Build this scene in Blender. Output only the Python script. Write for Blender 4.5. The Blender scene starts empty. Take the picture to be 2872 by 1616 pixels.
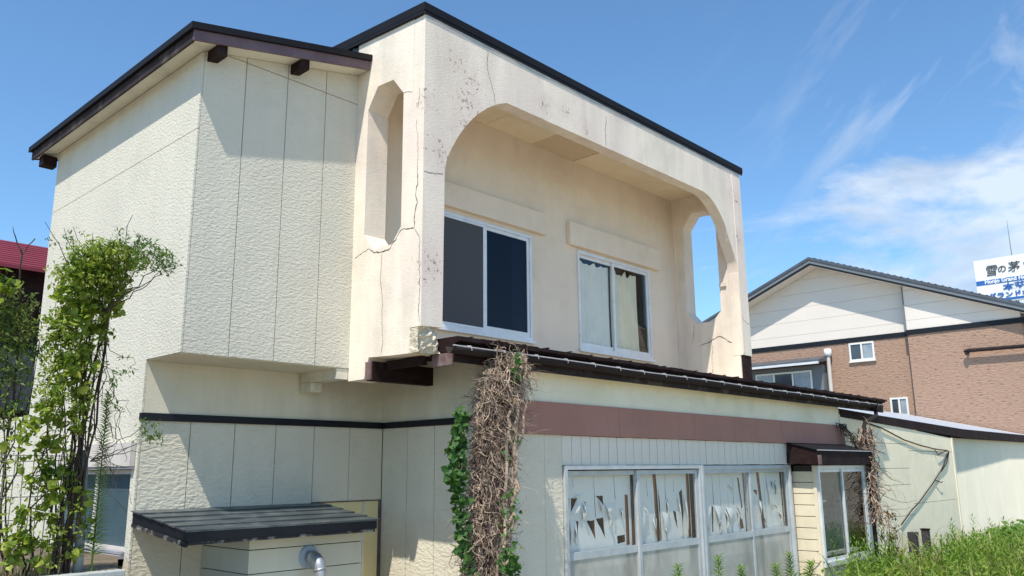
import bpy, math, random
from mathutils import Vector, Matrix
from mathutils.geometry import tessellate_polygon
random.seed(7)
R = math.radians
scene = bpy.context.scene
col = scene.collection

# ------------------------------------------------------------------ camera (eye = origin, ground = G)
G = -2.0
pit, yaw, roll = R(12.3736), R(42.907), R(-0.53)
fw = Vector((math.cos(pit)*math.cos(yaw), math.cos(pit)*math.sin(yaw), math.sin(pit)))
rt = Vector((math.sin(yaw), -math.cos(yaw), 0))
up = rt.cross(fw)
r2 = rt*math.cos(roll) + up*math.sin(roll)
u2 = up*math.cos(roll) - rt*math.sin(roll)
cd = bpy.data.cameras.new('camera'); cam = bpy.data.objects.new('camera', cd); col.objects.link(cam)
cam.matrix_world = Matrix(((r2.x, u2.x, -fw.x, 0), (r2.y, u2.y, -fw.y, 0), (r2.z, u2.z, -fw.z, 0), (0, 0, 0, 1)))
cd.sensor_width = 36; cd.lens = 2320.146/2872*36; cd.clip_start = 0.05; cd.clip_end = 2000
scene.camera = cam

# ------------------------------------------------------------------ light
SUN = Vector((1, 0.45, -1.84)).normalized()
sd = bpy.data.lights.new('sun', 'SUN'); so = bpy.data.objects.new('sun', sd); col.objects.link(so)
sd.energy = 5.0; sd.angle = R(0.53); sd.color = (1.0, 0.94, 0.84)
so.rotation_euler = SUN.to_track_quat('-Z', 'Y').to_euler(); so.location = (-8, -4, 20)
world = bpy.data.worlds.new('World'); scene.world = world; world.use_nodes = True
SKY_STRENGTH = 0.15
scene.view_settings.view_transform = 'Standard'; scene.view_settings.look = 'None'
scene.view_settings.exposure = 0.12; scene.view_settings.gamma = 1
scene.view_settings.use_curve_mapping = False
scene.render.engine = 'CYCLES'

def build_world():
    nt = world.node_tree; nt.nodes.clear(); L = nt.links.new
    def N(t, **k):
        n = nt.nodes.new(t)
        for a, b in k.items(): setattr(n, a, b)
        return n
    def math_(op, a, b=None, clamp=False):
        n = N('ShaderNodeMath', operation=op, use_clamp=clamp)
        for i, v in enumerate((a, b)):
            if v is None: continue
            if isinstance(v, (int, float)): n.inputs[i].default_value = v
            else: L(v, n.inputs[i])
        return n.outputs[0]
    out = N('ShaderNodeOutputWorld'); bg = N('ShaderNodeBackground'); bg.inputs[1].default_value = SKY_STRENGTH
    sky = N('ShaderNodeTexSky', sky_type='NISHITA', sun_disc=False)
    sky.sun_elevation = R(59.2); sky.sun_rotation = math.atan2(-1, -0.45) % (2*math.pi)
    sky.altitude = 0; sky.air_density = 1.0; sky.dust_density = 0.4; sky.ozone_density = 2.0
    tc = N('ShaderNodeTexCoord'); sep = N('ShaderNodeSeparateXYZ'); L(tc.outputs['Generated'], sep.inputs[0])
    x, y, z = sep.outputs
    hr = math_('SQRT', math_('MAXIMUM', math_('SUBTRACT', 1.0, math_('MULTIPLY', z, z)), 0.001))
    ax = math_('DIVIDE', x, hr)
    def noise(scale, detail, rough, dist, loc=(0, 0, 0), sc=(1, 1, 1), rot=(0, 0, 0)):
        m = N('ShaderNodeMapping'); L(tc.outputs['Generated'], m.inputs[0]); m.inputs[1].default_value = loc; m.inputs[3].default_value = sc
        m.inputs[2].default_value = rot
        n = N('ShaderNodeTexNoise'); L(m.outputs[0], n.inputs[0])
        n.inputs['Scale'].default_value = scale; n.inputs['Detail'].default_value = detail
        n.inputs['Roughness'].default_value = rough; n.inputs['Distortion'].default_value = dist
        return n.outputs[0]
    # a bank of cloud low in the sky, thickest toward +X, with wisps rising from it
    bank = noise(2.8, 11, 0.60, 0.5, CB, (1, 1, 2.4))
    low = math_('MULTIPLY', math_('SUBTRACT', 0.305, z), 4.2)
    side = math_('MULTIPLY', math_('SUBTRACT', ax, 0.94), 4.0)
    cov = math_('ADD', math_('MULTIPLY', math_('SUBTRACT', bank, 0.5), 3.4), math_('ADD', math_('MINIMUM', low, 0.55), math_('MAXIMUM', side, -1.2)))
    puff = math_('MULTIPLY', math_('ADD', cov, 0.03), 2.1, True)
    def dotn(v):
        n = N('ShaderNodeVectorMath', operation='DOT_PRODUCT'); L(tc.outputs['Generated'], n.inputs[0]); n.inputs[1].default_value = v; return n.outputs['Value']
    cw = N('ShaderNodeCombineXYZ'); L(math_('MULTIPLY', dotn((0.47, -0.50, 0.73)), 2.2), cw.inputs[0]); L(math_('MULTIPLY', dotn((0.50, -0.53, -0.68)), 11.0), cw.inputs[1])
    def wn(scale, loc, dist):
        m = N('ShaderNodeMapping'); L(cw.outputs[0], m.inputs[0]); m.inputs[1].default_value = loc
        n = N('ShaderNodeTexNoise'); L(m.outputs[0], n.inputs[0]); n.inputs['Scale'].default_value = scale; n.inputs['Detail'].default_value = 10; n.inputs['Roughness'].default_value = 0.6; n.inputs['Distortion'].default_value = dist
        return n.outputs[0]
    wisp = wn(1.0, CW, 0.5)
    wf = math_('MULTIPLY', math_('MULTIPLY', math_('SUBTRACT', wisp, 0.53), 4.5, True), math_('MULTIPLY', math_('SUBTRACT', ax, 0.87), 8.0, True))
    wf = math_('MULTIPLY', wf, math_('MULTIPLY', math_('SUBTRACT', 0.56, z), 6.0, True))
    fac = math_('MAXIMUM', math_('MULTIPLY', puff, 0.76), math_('MULTIPLY', wf, 0.8))
    shade = noise(6.0, 7, 0.55, 0.3, (7, 2, 0), (1, 1, 2.2))
    ramp = N('ShaderNodeValToRGB'); L(shade, ramp.inputs[0])
    ramp.color_ramp.elements[0].position = 0.34; ramp.color_ramp.elements[0].color = (3.5, 4.2, 5.2, 1)
    ramp.color_ramp.elements[1].position = 0.56; ramp.color_ramp.elements[1].color = (5.6, 6.1, 6.7, 1)
    tint = N('ShaderNodeMix', data_type='RGBA', blend_type='MULTIPLY'); tint.inputs[0].default_value = 1.0; L(sky.outputs[0], tint.inputs[6]); tint.inputs[7].default_value = SKYTINT
    mix = N('ShaderNodeMix', data_type='RGBA'); L(fac, mix.inputs[0]); L(tint.outputs[2], mix.inputs[6]); L(ramp.outputs[0], mix.inputs[7])
    L(mix.outputs[2], bg.inputs[0]); L(bg.outputs[0], out.inputs[0])
CB = (3.88, 0.41, 1.8); CW = (7.6, 1.7, 2.0); SKYTINT = (0.84, 1.12, 1.26, 1)
build_world()

# ------------------------------------------------------------------ helpers
class MB:
    def __init__(s): s.v = []; s.f = []
    def box(s, x0, x1, y0, y1, z0, z1):
        n = len(s.v)
        s.v += [(x0,y0,z0),(x1,y0,z0),(x1,y1,z0),(x0,y1,z0),(x0,y0,z1),(x1,y0,z1),(x1,y1,z1),(x0,y1,z1)]
        s.f += [tuple(n+i for i in q) for q in ((0,3,2,1),(4,5,6,7),(0,1,5,4),(1,2,6,5),(2,3,7,6),(3,0,4,7))]
        return s
    def hexa(s, pts):
        n = len(s.v); s.v += [tuple(p) for p in pts]
        s.f += [tuple(n+i for i in q) for q in ((0,3,2,1),(4,5,6,7),(0,1,5,4),(1,2,6,5),(2,3,7,6),(3,0,4,7))]
        return s
    def plate(s, ax, outline, a, b, holes=()):
        loops = [list(outline)] + [list(h) for h in holes]
        def P(u, w, t):
            return (t, u, w) if ax == 'X' else (u, t, w) if ax == 'Y' else (u, w, t)
        flat = [p for l in loops for p in l]
        n = len(s.v); m = len(flat)
        s.v += [P(u, w, a) for u, w in flat] + [P(u, w, b) for u, w in flat]
        for t in tessellate_polygon([[Vector((u, w, 0)) for u, w in l] for l in loops]):
            s.f.append(tuple(n+i for i in t)); s.f.append(tuple(n+m+i for i in reversed(t)))
        o = 0
        for l in loops:
            k = len(l)
            for i in range(k):
                j = (i+1) % k
                s.f.append((n+o+i, n+o+j, n+m+o+j, n+m+o+i))
            o += k
        return s
    def ring(s, ax, u0, u1, z0, z1, w, a, b, wb=None):
        wb = wb or w
        def B(p0, p1, q0, q1):
            if ax == 'Y': s.box(p0, p1, a, b, q0, q1)
            else: s.box(a, b, p0, p1, q0, q1)
        B(u0, u1, z1-w, z1); B(u0, u1, z0, z0+wb); B(u0, u0+w, z0+wb, z1-w); B(u1-w, u1, z0+wb, z1-w)
        return s
    def tube(s, pts, rad, n=6, caps=True):
        pts = [Vector(p) for p in pts]; rs = rad if isinstance(rad, (list, tuple)) else [rad]*len(pts)
        base = len(s.v); prev = None
        for i, p in enumerate(pts):
            d = (pts[min(i+1, len(pts)-1)] - pts[max(i-1, 0)])
            if d.length < 1e-9: d = Vector((0, 0, 1))
            d.normalize()
            if prev is None:
                a = Vector((0, 0, 1)) if abs(d.z) < 0.9 else Vector((1, 0, 0)); e = d.cross(a).normalized()
            else: e = (prev - d*prev.dot(d)).normalized()
            prev = e; g = d.cross(e)
            for k in range(n):
                t = 2*math.pi*k/n
                s.v.append(tuple(p + (e*math.cos(t) + g*math.sin(t))*rs[i]))
        for i in range(len(pts)-1):
            for k in range(n):
                j = (k+1) % n
                s.f.append((base+i*n+k, base+i*n+j, base+(i+1)*n+j, base+(i+1)*n+k))
        if caps:
            s.f.append(tuple(base+k for k in reversed(range(n)))); s.f.append(tuple(base+(len(pts)-1)*n+k for k in range(n)))
        return s
    def leaf(s, p, d, nrm, L, W, fold=0.25, shape=0):
        d = d.normalized(); sd_ = d.cross(nrm)
        if sd_.length < 1e-4: sd_ = d.orthogonal()
        sd_.normalize(); n_ = sd_.cross(d); b = len(s.v)
        if shape == 0:      # lance leaf
            s.v += [tuple(p), tuple(p+d*L*.45+sd_*W*.5+n_*W*fold), tuple(p+d*L*.5), tuple(p+d*L*.45-sd_*W*.5+n_*W*fold), tuple(p+d*L-n_*L*.12)]
            s.f += [(b, b+2, b+1), (b, b+3, b+2), (b+1, b+2, b+4), (b+2, b+3, b+4)]
        else:               # broad heart leaf
            q = [(0, 0, 0), (-.05, .42, .3), (.3, .55, .3), (.68, .33, .18), (1, 0, -.14), (.68, -.33, .18), (.3, -.55, .3), (-.05, -.42, .3), (.45, 0, 0)]
            s.v += [tuple(p + d*(L*a) + sd_*(W*c) + n_*(W*fold*e)) for a, c, e in q]
            for i in range(8): s.f.append((b+8, b+i, b+(i+1) % 8))
        return s
    def build(s, name, mat, parent=None, smooth=False, loc=None):
        me = bpy.data.meshes.new(name); me.from_pydata(s.v, [], s.f); me.validate(); me.update()
        if smooth:
            me.polygons.foreach_set('use_smooth', [True]*len(me.polygons))
        me.materials.append(mat)
        return link(name, me, parent, loc)

def fixnormals(me):
    import bmesh
    bm = bmesh.new(); bm.from_mesh(me); bmesh.ops.recalc_face_normals(bm, faces=bm.faces); bm.to_mesh(me); bm.free()
def link(name, me, parent=None, loc=None):
    o = bpy.data.objects.new(name, me); col.objects.link(o)
    if loc is not None: o.location = loc
    if parent is not None:
        o.parent = parent; o.matrix_parent_inverse = wm(parent).inverted()
    return o
def wm(o):
    m = Matrix.LocRotScale(o.location, o.rotation_euler, o.scale)
    return wm(o.parent) @ o.matrix_parent_inverse @ m if o.parent else m
def empty(name, loc, label, cat, group=None):
    o = bpy.data.objects.new(name, None); col.objects.link(o); o.location = loc; o.empty_display_size = 0.2
    return tag(o, label, cat, group)
def tag(o, label, cat, group=None):
    o['label'] = label; o['category'] = cat
    if group: o['group'] = group
    return o
def kind(o, k): o['kind'] = k; return o
def box(name, mat, parent, *a): return MB().box(*a).build(name, mat, parent)
def bev(o, w=0.004, seg=2):
    m = o.modifiers.new('bevel', 'BEVEL'); m.width = w; m.segments = seg; m.limit_method = 'ANGLE'; return o
U = random.uniform

# ------------------------------------------------------------------ materials
def newmat(name):
    m = bpy.data.materials.new(name); m.use_nodes = True; nt = m.node_tree; nt.nodes.clear()
    o = nt.nodes.new('ShaderNodeOutputMaterial'); return m, nt, o
def nz(nt, scale, detail=4, rough=0.55, dist=0, sc=None, src='Object', loc=(0,0,0)):
    tc = nt.nodes.new('ShaderNodeTexCoord'); mp = nt.nodes.new('ShaderNodeMapping'); nt.links.new(tc.outputs[src], mp.inputs[0])
    if sc: mp.inputs[3].default_value = sc
    mp.inputs[1].default_value = loc
    n = nt.nodes.new('ShaderNodeTexNoise'); nt.links.new(mp.outputs[0], n.inputs[0])
    n.inputs['Scale'].default_value = scale; n.inputs['Detail'].default_value = detail; n.inputs['Roughness'].default_value = rough; n.inputs['Distortion'].default_value = dist
    return n.outputs[0]
def ramp(nt, fac, stops):
    r = nt.nodes.new('ShaderNodeValToRGB'); nt.links.new(fac, r.inputs[0]); e = r.color_ramp.elements
    while len(e) < len(stops): e.new(0.5)
    for i, (p, c) in enumerate(stops):
        e[i].position = p; e[i].color = (c, c, c, 1) if isinstance(c, (int, float)) else (*c, 1)
    return r.outputs[0]
def mixc(nt, fac, a, b, mode='MIX'):
    m = nt.nodes.new('ShaderNodeMix'); m.data_type = 'RGBA'; m.blend_type = mode
    for i, v in ((0, fac), (6, a), (7, b)):
        if hasattr(v, 'links') or hasattr(v, 'is_linked'): nt.links.new(v, m.inputs[i])
        elif i == 0: m.inputs[0].default_value = v
        else: m.inputs[i].default_value = (*v, 1)
    return m.outputs[2]
def mathn(nt, op, a, b, clamp=False):
    n = nt.nodes.new('ShaderNodeMath'); n.operation = op; n.use_clamp = clamp
    for i, v in enumerate((a, b)):
        if isinstance(v, (int, float)): n.inputs[i].default_value = v
        else: nt.links.new(v, n.inputs[i])
    return n.outputs[0]
def M(name, c, rough=0.85, var=0.15, vs=1.6, streak=0.0, bump=0.0, bs=30, bdist=0.8, bdet=3, metal=0.0, spec=0.3, dirt=None, dirt_amt=0.0, dirt_scale=2.0, tint=None, tint_amt=0.0, speck=None, fine=0.0):
    m, nt, o = newmat(name); b = nt.nodes.new('ShaderNodeBsdfPrincipled'); nt.links.new(b.outputs[0], o.inputs[0])
    cc = ramp(nt, nz(nt, vs, 6, 0.6), [(0.3, tuple(v*(1-var) for v in c)), (0.7, tuple(min(1, v*(1+var*.6)) for v in c))])
    if tint: cc = mixc(nt, mathn(nt, 'MULTIPLY', ramp(nt, nz(nt, 0.7, 3, 0.5, 0, None, 'Object', (3, 1, 5)), [(0.4, 0), (0.62, 1)]), tint_amt), cc, tint)
    if streak: cc = mixc(nt, streak, cc, ramp(nt, nz(nt, 1.0, 5, 0.6, 0.4, (3.2, 3.2, 0.45)), [(0.3, 0.45), (0.62, 1.0)]), 'MULTIPLY')
    if fine: cc = mixc(nt, fine, cc, ramp(nt, nz(nt, 60, 3, 0.6), [(0.35, 0.45), (0.6, 1.0)]), 'MULTIPLY')
    if dirt: cc = mixc(nt, mathn(nt, 'MULTIPLY', ramp(nt, nz(nt, dirt_scale, 8, 0.68, 0.3, None, 'Object', (11, 4, 7)), [(0.5, 0), (0.72, 1)]), dirt_amt), cc, dirt)
    if speck:
        tot = None
        for (px, py, pz), rad in speck:
            tc = nt.nodes.new('ShaderNodeTexCoord'); vm = nt.nodes.new('ShaderNodeVectorMath'); vm.operation = 'DISTANCE'
            nt.links.new(tc.outputs['Object'], vm.inputs[0]); vm.inputs[1].default_value = (px, py, pz)
            f = mathn(nt, 'SUBTRACT', 1.0, mathn(nt, 'DIVIDE', vm.outputs['Value'], rad), True)
            tot = f if tot is None else mathn(nt, 'MAXIMUM', tot, f)
        n1 = nz(nt, 24, 6, 0.66, 0.6, (1, 1, 0.75)); thr = mathn(nt, 'ADD', n1, mathn(nt, 'MULTIPLY', tot, 0.20))
        sp = mathn(nt, 'MULTIPLY', mathn(nt, 'SUBTRACT', thr, 0.71), 16, True)
        cc = mixc(nt, mathn(nt, 'MULTIPLY', sp, 0.85), cc, (0.10, 0.075, 0.06))
        cc = mixc(nt, mathn(nt, 'MULTIPLY', tot, 0.35), cc, (0.62, 0.47, 0.42))
    nt.links.new(cc, b.inputs['Base Color'])
    b.inputs['Roughness'].default_value = rough; b.inputs['Metallic'].default_value = metal; b.inputs['Specular IOR Level'].default_value = spec
    if bump:
        bn = nt.nodes.new('ShaderNodeBump'); bn.inputs['Strength'].default_value = 1.0; bn.inputs['Distance'].default_value = bump
        nt.links.new(nz(nt, bs, bdet, 0.5, bdist, (0.8, 0.8, 1.5)), bn.inputs['Height']); nt.links.new(bn.outputs[0], b.inputs['Normal'])
    return m
SID = (0.64, 0.605, 0.505)
m_sid = M('siding_stucco', SID, 0.85, 0.05, 1.2, streak=0.11, bump=0.008, bs=31, bdist=0.5, bdet=2, dirt=(0.42, 0.42, 0.36), dirt_amt=0.22)
m_sid2 = M('lower_siding_stucco', (0.72, 0.66, 0.525), 0.85, 0.06, 1.2, streak=0.06, bump=0.010, bs=22, bdist=0.5, bdet=2, dirt=(0.40, 0.38, 0.31), dirt_amt=0.25)
m_plaster = M('pale_plaster', (0.74, 0.685, 0.545), 0.85, 0.07, 1.0, streak=0.25, bump=0.002, bs=60, dirt=(0.40, 0.38, 0.28), dirt_amt=0.35, dirt_scale=1.4)
m_frieze = M('frieze_plaster', (0.86, 0.80, 0.63), 0.85, 0.06, 1.0, streak=0.1, bump=0.002, bs=60, dirt=(0.45, 0.44, 0.2), dirt_amt=0.35, dirt_scale=0.9)
SPK = [((5.566,5.79,3.78),.42),((5.42,5.79,4.14),.30),((5.2,5.79,3.1),.34),((5.543,5.79,3.5),.36),((5.64,5.79,4.0),.35),((5.02,5.79,3.6),.32),((7.22,5.79,4.19),.22),((6.8,5.79,4.11),.28),((7.6,5.79,4.05),.22),((11.3,5.79,4.1),.35),((5.1,5.79,1.9),.36),((11.35,5.79,3.4),.3)]
CRM = (0.88, 0.775, 0.64)
m_balc = M('balcony_plaster', CRM, 0.88, 0.07, 1.8, streak=0.30, bump=0.003, bs=38, bdet=4, tint=(0.80, 0.66, 0.60), tint_amt=0.5, dirt=(0.42, 0.37, 0.31), dirt_amt=0.30, dirt_scale=1.6, speck=SPK)
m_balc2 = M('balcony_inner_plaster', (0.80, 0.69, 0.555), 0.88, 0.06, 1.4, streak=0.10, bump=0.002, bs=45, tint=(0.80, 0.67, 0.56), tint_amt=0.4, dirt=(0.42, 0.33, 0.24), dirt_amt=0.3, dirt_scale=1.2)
m_ceil = M('ceiling_board', (0.82, 0.70, 0.51), 0.9, 0.06, 1.2, dirt=(0.42, 0.32, 0.2), dirt_amt=0.25)
m_ceil2 = M('stained_ceiling_board', (0.66, 0.52, 0.36), 0.9, 0.12, 30)
m_core = M('dark_joint', (0.06, 0.055, 0.05), 0.95)
m_crack = M('crack_dark', (0.15, 0.12, 0.095), 0.95)
m_rough = M('exposed_concrete', (0.74, 0.65, 0.50), 0.95, 0.4, 14, bump=0.02, bs=30, dirt=(0.30, 0.25, 0.17), dirt_amt=0.6, dirt_scale=11)
m_brown = M('dark_brown_wood', (0.022, 0.010, 0.010), 0.75, 0.35, 3, spec=0.15, streak=0.2, bump=0.001, bs=40, dirt=(0.10, 0.07, 0.065), dirt_amt=0.25, dirt_scale=5)
m_brownw = M('weathered_lit_brown_wood', (0.17, 0.105, 0.10), 0.75, 0.35, 5, bump=0.002, bs=40, dirt=(0.33, 0.27, 0.25), dirt_amt=0.6, dirt_scale=7)  # worn brown; also holds the sunlit tone of the beam end and end board
m_fasc = M('purple_brown_fascia', (0.14, 0.085, 0.095), 0.5, 0.25, 3, dirt=(0.30, 0.22, 0.22), dirt_amt=0.35, dirt_scale=4, spec=.5)
m_mossy = M('mossy_fascia_wood', (0.030, 0.018, 0.018), 0.8, 0.5, 4, bump=0.002, bs=40, dirt=(0.22, 0.19, 0.14), dirt_amt=0.5, dirt_scale=2.6)
m_black = M('black_metal', (0.010, 0.009, 0.011), 0.6, 0.25, 4, spec=0.2)
m_navy = M('black_band_paint', (0.008, 0.010, 0.015), 0.55, 0.2, 4)
m_corr = M('grey_corrugated_metal', (0.10, 0.12, 0.15), 0.5, 0.2, 4, metal=0.2)
m_band = M('brown_band_board', (0.40, 0.20, 0.155), 0.75, 0.07, 1.2, streak=0.15, dirt=(0.25, 0.15, 0.13), dirt_amt=0.3)
m_soff = M('cream_soffit', (0.72, 0.68, 0.56), 0.85, 0.08, 2, dirt=(0.30, 0.24, 0.17), dirt_amt=0.5, dirt_scale=3)
m_plank = M('pale_grey_plank', (0.75, 0.69, 0.59), 0.8, 0.06, 3, streak=0.08)
m_board = M('cream_side_board', (0.83, 0.72, 0.53), 0.8, 0.06, 2, streak=0.2, dirt=(0.5, 0.4, 0.25), dirt_amt=0.3)
m_alu = M('pale_aluminium', (0.76, 0.76, 0.76), 0.42, 0.10, 6, metal=0.25, spec=0.5, dirt=(0.4, 0.42, 0.42), dirt_amt=0.3, dirt_scale=6)
m_aluw = M('weathered_aluminium', (0.50, 0.53, 0.54), 0.5, 0.12, 6, metal=0.2, dirt=(0.32, 0.33, 0.33), dirt_amt=0.4, dirt_scale=5)
m_yel = M('yellow_cream_panel', (0.80, 0.69, 0.36), 0.7, 0.05, 2)
m_boxs = M('pale_green_board', (0.67, 0.645, 0.52), 0.75, 0.05, 2, streak=0.12)
m_canop = M('canopy_metal', (0.055, 0.065, 0.068), 0.40, 0.3, 3, spec=0.5, dirt=(0.3, 0.33, 0.33), dirt_amt=0.35, dirt_scale=5)
m_peel = M('peeling_wood', (0.03, 0.028, 0.03), 0.8, 0.4, 6, dirt=(0.5, 0.47, 0.42), dirt_amt=0.9, dirt_scale=9)
m_steel = M('dull_steel', (0.50, 0.50, 0.51), 0.45, 0.2, 12, metal=0.7, dirt=(0.55, 0.48, 0.45), dirt_amt=0.6, dirt_scale=14)
m_gut = M('brown_gutter_plastic', (0.028, 0.020, 0.019), 0.7, 0.2, 5, spec=0.15)
m_gutlip = M('sun_bleached_gutter_lip', (0.42, 0.40, 0.41), 0.5, 0.2, 9)
m_funnel = M('grey_funnel_plastic', (0.36, 0.43, 0.49), 0.5, 0.1, 9)
m_conc = M('kerb_concrete', (0.42, 0.44, 0.42), 0.9, 0.2, 5, bump=0.004, bs=40, dirt=(0.2, 0.2, 0.17), dirt_amt=0.4)
m_sill = M('grey_sill', (0.30, 0.30, 0.32), 0.6, 0.2, 6)
m_hood = M('grey_hood', (0.62, 0.57, 0.52), 0.8, 0.1, 4, streak=.3)
m_room = M('room_brown', (0.10, 0.045, 0.022), 0.8, 0.3, 2)
m_roomd = M('room_dark', (0.035, 0.033, 0.04), 0.9, 0.2, 2)
m_stile = M('varnished_stile', (0.26, 0.10, 0.03), 0.5, 0.3, 5)
m_screen = M('insect_screen', (0.075, 0.08, 0.09), 0.8, 0.1, 60)
m_soil = M('soil', (0.16, 0.125, 0.085), 0.95, 0.4, 6, bump=0.02, bs=20)
m_ground = M('ground_earth', (0.37, 0.325, 0.245), 0.95, 0.2, 0.8, bump=0.02, bs=12)

def glass(name, tint=(1, 1, 1), refl=1.0):
    m, nt, o = newmat(name); tr = nt.nodes.new('ShaderNodeBsdfTransparent'); gl = nt.nodes.new('ShaderNodeBsdfGlossy')
    tr.inputs[0].default_value = (*tint, 1); gl.inputs['Roughness'].default_value = 0.02; gl.inputs[0].default_value = (refl, refl, refl, 1)
    lw = nt.nodes.new('ShaderNodeLayerWeight'); lw.inputs[0].default_value = 0.5
    f4 = mathn(nt, 'POWER', lw.outputs['Facing'], 5.5); fr = mathn(nt, 'ADD', mathn(nt, 'MULTIPLY', f4, 0.9), 0.035)
    mx = nt.nodes.new('ShaderNodeMixShader'); nt.links.new(fr, mx.inputs[0]); nt.links.new(tr.outputs[0], mx.inputs[1]); nt.links.new(gl.outputs[0], mx.inputs[2])
    nt.links.new(mx.outputs[0], o.inputs[0]); return m
m_glass = glass('clear_glass', (0.97, 0.98, 0.97)); m_glassd = glass('dark_glass', (0.35, 0.40, 0.55), 0.7)
def frosted(name, c, alpha, stain=0.4):
    m, nt, o = newmat(name); b = nt.nodes.new('ShaderNodeBsdfPrincipled')
    cc = mixc(nt, mathn(nt, 'MULTIPLY', ramp(nt, nz(nt, 2.2, 6, 0.6, 0.5, (1, 1, 0.6)), [(0.4, 0), (0.66, 1)]), stain), c, tuple(v*.55 for v in c))
    nt.links.new(cc, b.inputs['Base Color']); b.inputs['Roughness'].default_value = 0.3
    tr = nt.nodes.new('ShaderNodeBsdfTransparent'); mx = nt.nodes.new('ShaderNodeMixShader'); mx.inputs[0].default_value = alpha
    nt.links.new(tr.outputs[0], mx.inputs[1]); nt.links.new(b.outputs[0], mx.inputs[2]); nt.links.new(mx.outputs[0], o.inputs[0]); return m
m_frost = frosted('frosted_glass', (0.66, 0.65, 0.58), 0.50, 0.75)
m_frostb = frosted('blue_frosted_glass', (0.07, 0.12, 0.145), 0.97, 0.5)
def cloth(name, c, var=0.12, trans=0.12):
    m, nt, o = newmat(name); d = nt.nodes.new('ShaderNodeBsdfDiffuse'); t = nt.nodes.new('ShaderNodeBsdfTranslucent')
    cc = ramp(nt, nz(nt, 4, 5, .6), [(0.3, tuple(v*(1-var) for v in c)), (0.7, c)])
    nt.links.new(cc, d.inputs[0]); nt.links.new(cc, t.inputs[0]); mx = nt.nodes.new('ShaderNodeMixShader'); mx.inputs[0].default_value = trans
    nt.links.new(d.outputs[0], mx.inputs[1]); nt.links.new(t.outputs[0], mx.inputs[2]); nt.links.new(mx.outputs[0], o.inputs[0]); return m
m_curt = cloth('white_curtain_cloth', (0.92, 0.88, 0.78)); m_curt2 = cloth('cream_curtain_cloth', (0.86, 0.82, 0.66)); m_curt3 = cloth('brown_curtain_cloth', (0.38, 0.24, 0.21))
m_paper = cloth('old_white_paper', (0.90, 0.89, 0.86), 0.08, 0.10)
def leafm(name, stops, scale=5, trans=0.38, rough=.5):
    m, nt, o = newmat(name); b = nt.nodes.new('ShaderNodeBsdfPrincipled'); t = nt.nodes.new('ShaderNodeBsdfTranslucent')
    cc = ramp(nt, nz(nt, scale, 3, .6), stops); nt.links.new(cc, b.inputs['Base Color']); b.inputs['Roughness'].default_value = rough; b.inputs['Specular IOR Level'].default_value = .35
    t2 = mixc(nt, 1.0, cc, (1.0, 1.25, 0.5), 'MULTIPLY'); nt.links.new(t2, t.inputs[0])
    mx = nt.nodes.new('ShaderNodeMixShader'); mx.inputs[0].default_value = trans
    nt.links.new(b.outputs[0], mx.inputs[1]); nt.links.new(t.outputs[0], mx.inputs[2]); nt.links.new(mx.outputs[0], o.inputs[0]); return m
m_leafb = leafm('bright_vine_leaf', [(0.3, (0.09, 0.16, 0.02)), (0.5, (0.23, 0.29, 0.035)), (0.68, (0.42, 0.44, 0.08))], 13)
m_leafg = leafm('green_ivy_leaf', [(0.3, (0.025, 0.075, 0.018)), (0.5, (0.055, 0.14, 0.03)), (0.7, (0.14, 0.24, 0.055))], 16)
m_leafd = leafm('dark_shrub_leaf', [(0.3, (0.05, 0.095, 0.02)), (0.5, (0.12, 0.17, 0.035)), (0.68, (0.28, 0.27, 0.08))], 10)
m_leafn = leafm('fine_shrub_leaf', [(0.3, (0.03, 0.07, 0.02)), (0.55, (0.10, 0.17, 0.03)), (0.72, (0.20, 0.27, 0.05))], 6)
m_leafr = leafm('reddish_leaf', [(0.3, (0.16, 0.06, 0.03)), (0.5, (0.20, 0.12, 0.04)), (0.7, (0.12, 0.17, 0.04))], 8)
m_grass = leafm('grass_blade', [(0.28, (0.07, 0.12, 0.02)), (0.5, (0.19, 0.24, 0.04)), (0.7, (0.40, 0.39, 0.12))], 3.5)
m_straw = leafm('dry_straw', [(0.3, (0.25, 0.19, 0.09)), (0.7, (0.46, 0.37, 0.2))], 5, .2)
m_twig = M('dry_vine_twig', (0.42, 0.315, 0.235), 0.9, 0.6, 14)
m_twigb = M('shaded_inner_twig', (0.10, 0.06, 0.05), 0.9, 0.4, 9)  # darker copy for the vine's inside: shade between twigs put into the colour
m_twigd = M('dark_twig', (0.06, 0.045, 0.035), 0.9, 0.4, 9)
m_wire = M('rusty_wire', (0.26, 0.24, 0.23), 0.6, 0.3, 9, metal=.3)
m_post = M('grey_weathered_post', (0.30, 0.33, 0.33), 0.85, 0.25, 6)

# ------------------------------------------------------------------ setting
g = MB(); g.box(-300, 400, -300, 400, G-0.5, G); kind(g.build('ground', m_ground), 'structure')

# ------------------------------------------------------------------ THE HOUSE
H = empty('house', (8, 7.5, G), 'old cream two-storey house with an arched plaster balcony', 'house')
XL, YA, YB, XP, YF, XR = 3.22, 6.89, 7.56, 4.98, 5.79, 5.96
XE, YBK = 14.6, 10.5
def zt(x): return 3.834 + .217*(x-3.22)
# cores behind the cladding
MB().hexa([(3.245,6.912,1.03),(4.97,6.912,1.03),(4.97,10.53,1.03),(3.245,10.53,1.03),(3.245,6.912,zt(3.245)),(4.97,6.912,zt(4.97)),(4.97,10.53,zt(4.97)),(3.245,10.53,zt(3.245))]).build('wall_core', m_core, H)
c = MB(); c.box(3.36, 5.94, 7.582, 10.5, G, 1.0); c.box(3.36, 9, 10.5, 12.9, G, .6); c.build('wall_core', m_core, H)
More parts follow.
